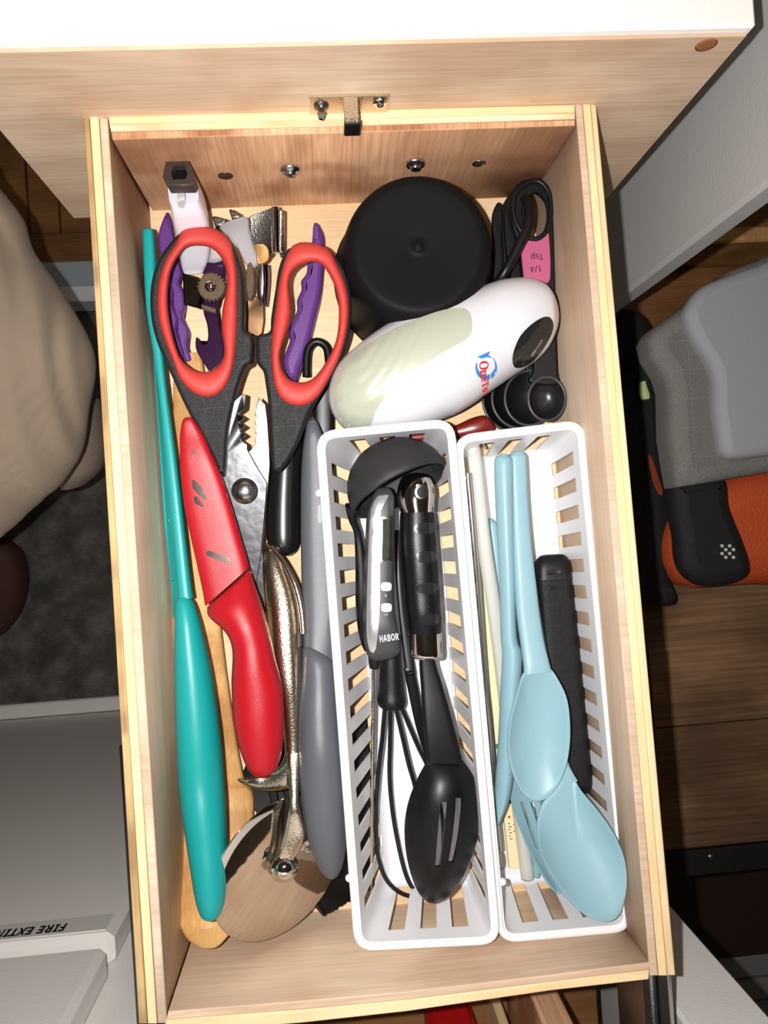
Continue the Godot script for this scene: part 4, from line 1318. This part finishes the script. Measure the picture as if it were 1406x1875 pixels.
func basket(label: String, corners: Array, lean: Array, low_by: float, long_slots: int, nubs: Array) -> void:
	var c := []
	for q in corners:
		c.append(at(q[0], q[1], 56 - low_by))
	var mid: Vector3 = (c[0] + c[1] + c[2] + c[3]) / 4.0
	var t := thing("basket", label, "basket", Vector3(mid.x, FY, mid.z), "white slotted baskets in the drawer")
	var rad := 0.0105
	var P := []            # the outer outline, corner by corner, with marks where slots begin and end
	var slot := []
	for s in 4:
		var A: Vector3 = c[s]
		var B: Vector3 = c[(s + 1) % 4]
		var Z: Vector3 = c[(s + 3) % 4]
		var d := (B - A).normalized()
		var dz := (Z - A).normalized()
		for k in 7:                                        # the rounded corner at A
			var f := k / 6.0
			var a := A + dz * rad
			var b := A + d * rad
			P.append(a.lerp(A, f).lerp(A.lerp(b, f), f))
			slot.append(false)
		var length := (B - A).length() - 2.0 * rad
		var o := A + d * rad
		var n := long_slots if s % 2 == 1 else 3
		var pitch := length / n if s % 2 == 1 else minf(0.0165, length / n)
		var wide := pitch * 0.5 if s % 2 == 1 else 0.0085
		var lead := (length - pitch * (n - 1) - wide) * 0.5
		for k in n:
			P.append(o + d * (lead + pitch * k))
			slot.append(true)
			P.append(o + d * (lead + pitch * k + wide))
			slot.append(false)
	var N := outward(P)
	var W := []
	var G := []            # how far the wall leans in at its foot, side by side
	for s in 4:
		var A: Vector3 = c[s]
		var B: Vector3 = c[(s + 1) % 4]
		var d := (B - A).normalized()
		var inn := Vector3(-d.z, 0, d.x)
		G.append((inn if inn.dot(mid - A) > 0.0 else -inn) * lean[s] * 0.001)
	var counts := [0, 7 + 6, 7 + 6 + 7 + 2 * long_slots, 7 + 6 + 7 + 2 * long_slots + 13, P.size()]
	var L := []
	L.resize(P.size())
	for i in P.size():                                     # along a side the other sides' lean only stretches it
		var k := 0
		while i >= counts[k + 1]:
			k += 1
		var f := clampf((i - counts[k] - 3.0) / maxf(1.0, counts[k + 1] - counts[k] - 1.0), 0.0, 1.0)
		L[i] = G[k] + (G[(k + 3) % 4]).lerp(G[(k + 1) % 4], f) if i - counts[k] >= 3 else G[(k + 3) % 4] + G[k]
	for i in P.size():
		var col := []
		for q in [[3.0, 55.4], [3.0, 51], [3.0, 46], [3.0, 38], [3.0, 28], [3.1, 16], [3.2, 9.5], [3.6, 5.2], [4.7, 3.2], [6.6, 2.3]]:
			var p: Vector3 = P[i] - N[i] * q[0] * 0.001
			p += L[i] * clampf((55.0 - q[1]) / 52.0, 0.0, 1.0)
			p.y = FY + q[1] * 0.001 * (1.0 - low_by / 56.0)
			col.append(p)
		W.append(col)
	shell(W, func(i, j): return not (slot[i] and j >= 2 and j <= 6), 1.2, true)
	part("wall", M.plastic_white, t)
	var low := []
	for i in P.size():
		var p: Vector3 = P[i] - N[i] * 0.0062 + L[i]
		p.y = FY + 0.0024
		low.append(p)
	slab(low, 1.6, 0.0)
	part("base", M.plastic_white, t)
	var rings := []
	for q in [[3.6, 53.0], [3.6, 55.6], [3.0, 56.2], [1.2, 56.5], [0.3, 56.1], [0.0, 55.2], [0.1, 53.6], [0.6, 52.8], [1.2, 53.4], [2.0, 54.2], [3.0, 54.0], [3.6, 53.0]]:
		var ring := []
		for i in P.size():
			var p: Vector3 = P[i] - N[i] * q[0] * 0.001
			p.y = FY + (q[1] - low_by) * 0.001
			ring.append(p)
		rings.append(ring)
	grid(rings, true)
	part("rim", M.plastic_white, t)
	for q in nubs:
		lathe(at(q[0], q[1], 52.5 - low_by), Vector3.UP, [[0, 0], [1.5, 0.2], [1.9, 1.2], [1.7, 2.4], [1.0, 3.0], [0, 3.2]], 16)
		part("clip_nub", M.plastic_white, t)

func baskets() -> void:
	basket("white slotted plastic basket on the left, holding black cooking tools", [[577, 789], [832, 765], [918, 1730], [649, 1744]], [5.0, 1.0, 2.0, 15.0], 0.0, 17, [[584, 903], [639, 1605]])
	basket("white slotted plastic basket on the right, holding pale blue spoons", [[830, 797], [1070, 767], [1160, 1707], [912, 1729]], [6.0, 1.5, 2.0, 5.0], 4.0, 17, [[846, 876], [1078, 882], [919, 1612]])

func left_basket_tools() -> void:
	# ladle
	var t := thing("ladle", "dark gray rubbery ladle with its bowl turned over at basket top", "ladle", at(680, 950, 3))
	var c := at(732, 897, 38)
	var D := Vector3(0.373, 0.292, 0.88).normalized()
	var u := D.cross(Vector3.UP).normalized()
	var v := u.cross(D)
	var rings := []
	for q in [[25.0, 0.0], [24.9, -3.0], [23.8, -8.0], [21.4, -13.5], [17.6, -18.2], [12.6, -21.8], [6.4, -24.0], [0.05, -24.8], [0.05, -26.8], [6.8, -26.0], [13.6, -23.5], [18.9, -19.6], [22.9, -14.6], [25.5, -8.6], [26.8, -3.2], [27.0, 0.0], [26.6, 0.7], [25.4, 0.7], [25.0, 0.0]]:
		var ring := []
		for j in 48:
			var a := TAU * j / 48
			ring.append(c + D * q[1] * 0.001 + (u * cos(a) + v * sin(a)) * q[0] * 0.001)
		rings.append(ring)
	grid(rings, true)
	part("bowl", M.rubber, t)
	lr(cr(6, [[168, 430, 226, 450, 36, 3], [182, 490, 222, 500, 33, 4], [206, 560, 240, 560, 30, 5], [212, 700, 262, 700, 27, 5], [213, 850, 270, 850, 25, 5], [222, 960, 275, 960, 23, 5], [238, 1030, 280, 1030, 22, 4], [252, 1060, 280, 1060, 22, 2.5]], 2), 3.0, 6, 24)
	part("handle", M.nylon, t)
	# thermometer
	t = thing("thermometer", "silver and black digital food thermometer with a long steel probe", "thermometer", at(690, 1100, 3))
	lr(cr(6, [[318, 387, 352, 384, 43, 3], [285, 402, 374, 388, 44, 6], [264, 450, 379, 420, 44, 8], [256, 560, 379, 540, 44, 9], [250, 720, 377, 710, 44, 9], [247, 880, 378, 870, 44, 9], [248, 970, 392, 950, 44, 9], [254, 1040, 401, 1020, 43, 8], [266, 1074, 396, 1054, 42, 6], [300, 1084, 360, 1074, 41, 3]], 2), 3.6, 6, 36)
	var body := part("body", mat(rgb(74, 74, 76), 0.4, 0.3), t)
	drape(cr(6, [[306, 398], [330, 392], [356, 392], [330, 440], [318, 490], [316, 680], [318, 820], [312, 950], [300, 1050], [282, 1066], [266, 1030], [260, 940], [264, 760], [270, 580], [280, 450]]), 0.5, 6.0, 2)
	part("silver_panel", mat(rgb(214, 214, 216), 0.3, 0.75), body, "brushed silver front panel")
	drape(cr(6, [[322, 484], [372, 478], [372, 676], [318, 680]]), 0.5, 5.0)
	var fr := part("display_frame", M.zinc, body)
	drape(cr(6, [[329, 494], [352, 491], [351, 666], [326, 669]]), 0.9, 5.0)
	part("display", mat(rgb(58, 66, 52), 0.12), fr, "dark greenish display")
	for q in [[345, 783], [346, 873]]:
		var o := []
		for i in 20:
			var a := TAU * i / 20
			o.append([q[0] + 23 * signf(cos(a)) * pow(absf(cos(a)), 0.6), q[1] + 19 * signf(sin(a)) * pow(absf(sin(a)), 0.6)])
		drape(cr(6, o), 1.4, 4.0)
		part("button", mat(rgb(206, 208, 220), 0.4), body, "pale rounded button")
	var ink := mat(rgb(196, 196, 200), 0.4)
	var g := cr(6, [[314, 1008], [338, 821], [332, 904]])
	var p := touch(g[0][0], g[0][1])
	letters("HABOR", 4.6, Transform3D(Basis(Vector3(0.62, 0, 0.0), Vector3(0, 0, -1), Vector3(0, 1, 0)).rotated(Vector3.UP, 0.06), p + Vector3(0, 0.0004, 0)), "Droid Sans", true, 0.2)
	p = touch(g[1][0], g[1][1])
	letters("0", 1.8, lying(p + Vector3(0, 0.0004, 0), 0.0), "Droid Sans", false, 0.2)
	p = touch(g[2][0], g[2][1])
	letters("°C/F", 1.3, lying(p + Vector3(0, 0.0004, 0), 0.0), "Droid Sans", false, 0.2)
	part("lettering", ink, body, "pale printed letters")
	lr(cr(6, [[266, 1076, 326, 1074, 41, 5], [268, 1100, 322, 1100, 41, 5], [272, 1128, 316, 1128, 41, 4], [280, 1136, 308, 1136, 41, 3]], 2), 2.4, 5, 24)
	part("probe_collar", M.black, t)
	tube([[684, 1224, 41], [683, 1300, 38], [681, 1450, 32], [680, 1596, 24]], 0.95, false, 4, 14)
	tube([[680, 1594, 24], [680, 1600, 23.8]], 0.8, false, 2, 14)
	lathe(at(680, 1596, 24), at(680, 1655, 20) - at(680, 1596, 24), [[0.9, -1], [0.9, 0], [0.65, 2], [0.6, 12], [0.1, 16.5]], 16)
	part("probe", M.nickel, t)
	# whisk
	t = thing("whisk", "small black whisk with looped black wires", "whisk", at(700, 1450, 3))
	lr(cr(8, [[194, -90, 286, -90, 26, 8], [190, 20, 290, 20, 26, 9], [182, 150, 301, 150, 25, 10], [177, 205, 307, 208, 25, 10], [182, 228, 302, 232, 25, 9], [200, 244, 290, 246, 25, 6]], 2), 2.2, 6, 28)
	part("handle", M.black, t)
	for w in [[[212, 240, 27], [200, 380, 27], [184, 520, 26], [172, 700, 24], [174, 860, 21], [190, 960, 18], [225, 1040, 15], [290, 1095, 12], [370, 1115, 10]], [[238, 240, 22], [236, 400, 20], [234, 560, 18], [248, 720, 15], [274, 870, 12], [306, 1000, 10], [340, 1070, 8], [385, 1118, 8]], [[262, 240, 27], [290, 360, 27], [322, 500, 26], [350, 600, 24], [380, 760, 20], [400, 900, 15], [395, 1060, 10], [380, 1112, 9]], [[288, 238, 22], [335, 350, 21], [370, 430, 19], [412, 520, 17], [470, 700, 14], [480, 900, 11], [440, 1060, 9], [390, 1110, 9]]]:
		tube(cr(8, w), 1.15, false, 6, 12)
		part("wire", M.black_gloss, t)
	# slim utensil
	t = thing("utensil_handle", "slim flat black plastic utensil handle between whisk and slotted spoon", "utensil", at(745, 1240, 3))
	lr(cr(6, [[378, 540, 402, 540, 14, 2], [382, 700, 410, 700, 15, 2], [396, 880, 425, 880, 16, 2], [412, 1040, 452, 1040, 17, 2.2], [426, 1150, 470, 1150, 18, 2.4]], 2) + cr(8, [[304, 90, 352, 84, 18, 2.4], [322, 180, 372, 180, 17, 2.4], [352, 320, 398, 320, 15, 2.2], [384, 430, 424, 430, 12, 2], [402, 500, 440, 510, 11, 2]], 2), 4.0, 5, 20)
	part("handle", M.nylon, t)
	lr(cr(8, [[298, 58, 345, 52, 20, 1], [300, 72, 346, 66, 20, 1.4], [306, 84, 330, 80, 20, 1]], 2), 3.0, 3, 16)
	part("collar", M.nylon, t)
	# slotted spoon
	t = thing("slotted_spoon", "black slotted spoon with a ribbed grip and chrome ends", "spoon", at(790, 1400, 3))
	lr(cr(6, [[448, 296, 478, 294, 45, 2], [416, 312, 516, 306, 45, 6], [396, 350, 543, 338, 46, 9], [390, 400, 551, 390, 46, 10], [396, 440, 549, 436, 46, 10], [405, 466, 547, 463, 46, 10]], 2), 2.2, 6, 32)
	var cap_ := part("end_cap", M.chrome, t, "chrome end cap with a hanging hole")
	var o2 := []
	var o3 := []
	for i in 24:
		var a := TAU * i / 24
		o2.append([497 + cos(a) * 30, 376 + sin(a) * 32])
		o3.append([497 + cos(a) * 21, 377 + sin(a) * 23])
	drape(cr(6, o2), 0.5, 4.0)
	var hr := part("hole_rim", M.zinc, cap_)
	drape(cr(6, o3), 0.9, 4.0)
	part("hole", M.dark, hr, "dark hanging hole")
	lr(cr(6, [[405, 466, 547, 464, 46, 9.5], [402, 520, 553, 518, 46, 10], [402, 600, 558, 598, 46, 10.5], [410, 700, 566, 698, 46, 10.5], [418, 800, 572, 798, 46, 10], [428, 900, 578, 898, 46, 10], [440, 976, 581, 976, 45, 9.5]], 2), 2.3, 6, 36)
	var gp := part("grip", M.black_rough2, t)
	for q in [[512, 532], [516, 656], [522, 790], [530, 924]]:
		var o := []
		for i in 18:
			var a := TAU * i / 18
			o.append([q[0] + cos(a) * 50 - sin(a) * 4, q[1] + sin(a) * 26])
		drape(cr(6, o), 0.5, 4.0)
		part("finger_dent", mat(rgb(36, 36, 39), 0.18), gp, "smooth glossy finger dent")
	lr(cr(6, [[440, 976, 581, 976, 45, 9.6], [444, 1030, 583, 1030, 45, 9.6], [447, 1070, 585, 1072, 45, 9.4], [454, 1086, 580, 1087, 45, 8]], 2), 2.4, 5, 32)
	part("ferrule", M.chrome, t, "chrome ferrule")
	lr(cr(8, [[374, -20, 444, -20, 43, 3], [371, 40, 447, 40, 43, 3], [378, 150, 478, 140, 44, 2.8], [388, 300, 520, 290, 46, 2.4], [398, 400, 548, 396, 47, 2.2], [408, 490, 572, 496, 47.5, 2]], 2), 3.6, 6, 24)
	part("shaft", M.nylon, t)
	var rows := smooth(cr(8, [[410, 478, 572, 486], [372, 545, 616, 548], [338, 620, 643, 618], [316, 690, 654, 695], [304, 765, 650, 770], [303, 835, 638, 838], [310, 910, 617, 912], [327, 990, 583, 994], [352, 1062, 543, 1066], [385, 1116, 495, 1118], [418, 1139, 452, 1140]], 2), 4)
	var ts := [0.0, 0.03, 0.09, 0.17, 0.27, 0.37, 0.45, 0.535, 0.6, 0.655, 0.745, 0.8, 0.87, 0.93, 0.97, 1.0]
	var P := []
	for i in rows.size():
		var f := float(i) / (rows.size() - 1)
		var col := []
		for q in ts:
			var x: float = lerpf(rows[i][0], rows[i][2], q)
			var y: float = lerpf(rows[i][1], rows[i][3], q)
			var up: float = 12.0 * pow(maxf(0.0, 1.0 - pow(2.0 * q - 1.0, 2.0)), 0.8) * (1.0 - pow(absf(2.0 * f - 1.0), 3.0))
			col.append(at(x, y, 46.0 - 5.0 * f + up))
		P.append(col)
	shell(P, func(i, j): return not ((j == 6 and i >= 11 and i <= 26) or (j == 9 and i >= 10 and i <= 25)), 1.4)
	part("bowl", M.nylon, t, "domed bowl with two curved slots")

func right_basket_tools() -> void:
	var t := thing("chopsticks", "cream paper wrapped chopsticks beside the metal skewer", "chopsticks", at(900, 1250, 3))
	lr([[837, 836, 853, 834, 10, 2], [850, 940, 869, 938, 10, 2.4], [875, 1130, 895, 1128, 9, 2.4], [898, 1300, 918, 1299, 8, 2.4], [915, 1440, 936, 1439, 7, 2.4], [928, 1560, 950, 1558, 6, 2.2], [931, 1588, 952, 1587, 6, 2]], 4.0, 5, 20)
	var sl := part("sleeve", mat(rgb(240, 222, 176), 0.6), t)
	for q in [[932, 1508, 4, 1.2], [934, 1514, 6, 1.2], [932, 1519, 4, 1.2], [935, 1525, 5, 1.2], [933, 1531, 3, 1.2], [936, 1536, 5, 1.2], [940, 1510, 2, 1.0], [941, 1522, 3, 1.0]]:
		drape([[q[0] - q[2] * 0.5, q[1] - q[3]], [q[0] + q[2] * 0.5, q[1] - q[3] + 0.6], [q[0] + q[2] * 0.5, q[1] + q[3]], [q[0] - q[2] * 0.5, q[1] + q[3] - 0.6]], 0.2, 3.0)
	part("writing", mat(rgb(84, 76, 66), 0.6), sl, "small dark written characters")
	drape([[930, 1494], [934, 1494], [934.5, 1498], [930, 1498]], 0.2, 3.0)
	part("dot", mat(rgb(190, 40, 36), 0.6), sl, "red printed dot")
	drape([[907, 1362], [913, 1361], [915, 1366], [910, 1372], [907, 1368]], 0.2, 3.0)
	drape([[930, 1466], [936, 1466], [937, 1472], [931, 1471]], 0.2, 3.0)
	part("print", mat(rgb(30, 130, 80), 0.6), sl, "green printed marks")
	t = thing("metal_skewer", "thin metal skewer with a small wire loop at its lower end", "skewer", at(880, 1200, 3))
	tube([[856, 866, 40], [862, 930, 38], [868, 1000, 36], [875, 1080, 33], [887, 1240, 27], [896, 1330, 23], [906, 1450, 18], [917, 1556, 14]], 1.8, false, 5, 16)
	part("rod", mat(rgb(206, 204, 200), 0.22, 0.9), t)
	tube([[916, 1556, 12], [911, 1572, 12], [913, 1588, 12], [918, 1592, 12], [923, 1586, 12], [923, 1570, 12], [919, 1558, 12]], 0.45, false, 5, 8)
	part("loop", M.steel, t)
	t = thing("plastic_tube", "cloudy clear plastic tube lying beside the pale blue handles", "tube", at(910, 1200, 3))
	var m := mat(Color(0.93, 0.93, 0.90, 0.42), 0.2)
	m.transparency = BaseMaterial3D.TRANSPARENCY_ALPHA
	lr([[854, 820, 877, 818, 32, 3], [855, 824, 879, 822, 32, 3.2], [873, 996, 899, 994, 30, 3.2], [893, 1124, 918, 1122, 26, 3.2], [922, 1360, 946, 1358, 16, 3.2], [951, 1590, 975, 1588, 8, 3.2], [953, 1602, 976, 1600, 8, 3]], 2.0, 5, 24)
	part("tube", m, t)
	# black case
	t = thing("black_case", "black textured slim case with rounded corners beside blue spoons", "case", at(1030, 1240, 3))
	lr([[984, 1024, 1030, 1022, 17, 6], [976, 1034, 1040, 1032, 18, 9], [975, 1060, 1043, 1058, 18, 10]], 4.0, 4, 32)
	var cp_ := part("end_cap", M.black, t)
	drape([[1000, 1044], [1026, 1043], [1026, 1052], [1002, 1053]], 0.5, 4.0)
	part("clip", M.black_gloss, cp_)
	lr([[977, 1061, 1043, 1059, 18, 9.4], [985, 1150, 1053, 1148, 18, 9.4], [995, 1260, 1064, 1258, 18, 9.4], [1008, 1370, 1075, 1367, 18, 9.4], [1015, 1424, 1080, 1420, 18, 9], [1020, 1444, 1078, 1440, 18, 7], [1030, 1454, 1068, 1451, 18, 4]], 4.0, 5, 32)
	part("body", M.black_rough, t)
	drape([[1008, 1074], [1026, 1073], [1026, 1079], [1010, 1080]], 0.5, 3.0)
	part("catch", M.black_gloss, t)
	# blue fork
	t = thing("blue_fork", "pale blue plastic fork with slotted head under the largest blue spoon", "fork", at(960, 1500, 3))
	lr(cr(6, [[784, 488, 798, 492, 12, 2], [778, 520, 822, 525, 12, 3], [788, 620, 838, 620, 12, 3], [802, 760, 855, 760, 12, 3], [822, 1000, 880, 1000, 12, 3], [840, 1160, 900, 1160, 12, 3]], 2) + cr(8, [[770, 200, 830, 200, 14, 3], [790, 400, 850, 400, 18, 3], [800, 560, 880, 560, 20, 2.4]], 2), 3.0, 5, 24)
	part("handle", M.blue, t)
	var rows := smooth(cr(8, [[800, 545, 882, 550], [793, 610, 940, 620], [800, 670, 975, 680], [816, 730, 1000, 745], [848, 815, 1020, 830], [888, 910, 1034, 920], [942, 1008, 1040, 1010], [985, 1066, 1036, 1068], [1004, 1084, 1022, 1084]], 2), 4)
	var ts := [0.0, 0.03, 0.1, 0.2, 0.28, 0.37, 0.46, 0.54, 0.63, 0.72, 0.8, 0.9, 0.97, 1.0]
	var P := []
	for i in rows.size():
		var f := float(i) / (rows.size() - 1)
		var col := []
		for q in ts:
			var up: float = -4.5 * (1.0 - pow(2.0 * q - 1.0, 2.0)) * (1.0 - pow(absf(2.0 * f - 1.0), 3.0))
			col.append(at(lerpf(rows[i][0], rows[i][2], q), lerpf(rows[i][1], rows[i][3], q), 27.0 - 6.0 * f + up))
		P.append(col)
	shell(P, func(i, j): return not ((j == 3 or j == 6 or j == 9) and i >= 8 and i <= 18), 1.4)
	part("head", M.blue, t)
	t = thing("blue_spreader", "narrow pale blue utensil tip poking out below the fork", "utensil", at(978, 1595, 3))
	lr(cr(8, [[860, 700, 900, 700, 12, 2], [880, 850, 925, 850, 11, 2], [890, 950, 930, 950, 10, 2], [896, 1010, 924, 1010, 10, 1.8], [900, 1022, 918, 1022, 10, 1]], 2), 3.0, 5, 20)
	part("blade", M.blue, t)
	# blue spoon on its side
	t = thing("blue_spoon", "pale blue spoon lying on its edge, left of the others", "spoon", at(920, 1250, 3), "pale blue plastic spoons")
	lr(cr(6, [[838, 214, 860, 214, 34, 2], [816, 226, 878, 226, 34, 3], [808, 256, 887, 256, 34, 4.5], [812, 400, 889, 400, 34, 5], [822, 600, 892, 600, 34, 5], [831, 800, 898, 800, 34, 5], [836, 1000, 905, 1000, 34, 5]], 2) + cr(8, [[752, 0, 842, 0, 34, 5.5], [742, 200, 830, 190, 33, 6], [733, 400, 815, 395, 32, 6], [722, 560, 803, 555, 31, 6], [715, 680, 782, 665, 30, 5], [711, 760, 752, 745, 30, 4], [715, 798, 726, 796, 30, 2]], 2), 1.7, 5, 28)
	part("handle", M.blue, t)
	# blue spoon in front
	t = thing("blue_spoon", "pale blue spoon with upward facing bowl lying over the black case", "spoon", at(985, 1340, 3), "pale blue plastic spoons")
	lr(cr(6, [[895, 203, 918, 202, 30, 2], [876, 214, 936, 212, 30, 3], [868, 245, 944, 243, 30, 3.6], [876, 420, 952, 418, 31, 3.6], [884, 600, 966, 598, 33, 3.6], [893, 760, 984, 756, 36, 3.6], [904, 900, 1000, 895, 40, 3.4], [920, 1020, 1018, 1012, 44, 3.2], [932, 1110, 1040, 1102, 47, 3], [936, 1160, 1052, 1150, 48, 2.6]], 2), 3.0, 6, 28)
	part("handle", M.blue, t)
	dish(cr(8, [[850, 84, 49], [824, 160, 49], [794, 265, 49], [778, 375, 49], [783, 470, 48], [806, 560, 48], [846, 634, 47], [898, 668, 47], [950, 660, 47], [1002, 608, 47], [1042, 520, 48], [1061, 420, 48], [1063, 310, 49], [1050, 205, 49], [1016, 125, 49], [970, 60, 49], [905, 50, 49]]), 6.5, 1.6, 49, 4, 2.2)
	part("bowl", M.blue, t)
	# large blue spoon
	t = thing("blue_spoon", "largest pale blue spoon, its wide bowl at basket's lower right corner", "spoon", at(1070, 1560, 3), "pale blue plastic spoons")
	lr([[960, 1060, 990, 1060, 20, 2.6], [972, 1200, 1004, 1200, 24, 2.8], [992, 1310, 1030, 1306, 30, 2.8], [1002, 1360, 1030, 1352, 33, 2.8], [1010, 1396, 1037, 1386, 37, 2.4], [1016, 1418, 1045, 1408, 40, 2.0], [1012, 1440, 1058, 1430, 41.5, 1.4]], 3.0, 5, 24)
	part("handle", M.blue, t)
	dish(cr(8, [[1046, 540, 41], [1006, 600, 43], [940, 680, 45.5], [914, 770, 50], [919, 870, 57], [948, 960, 60], [1000, 1050, 61], [1070, 1138, 61], [1146, 1202, 61], [1215, 1226, 61], [1276, 1208, 61], [1308, 1146, 61], [1325, 1040, 61], [1312, 930, 61], [1268, 825, 60], [1196, 722, 55], [1120, 630, 47], [1082, 570, 42]]), 5.0, 1.6, 61, 4, 2.2)
	part("bowl", M.blue, t)
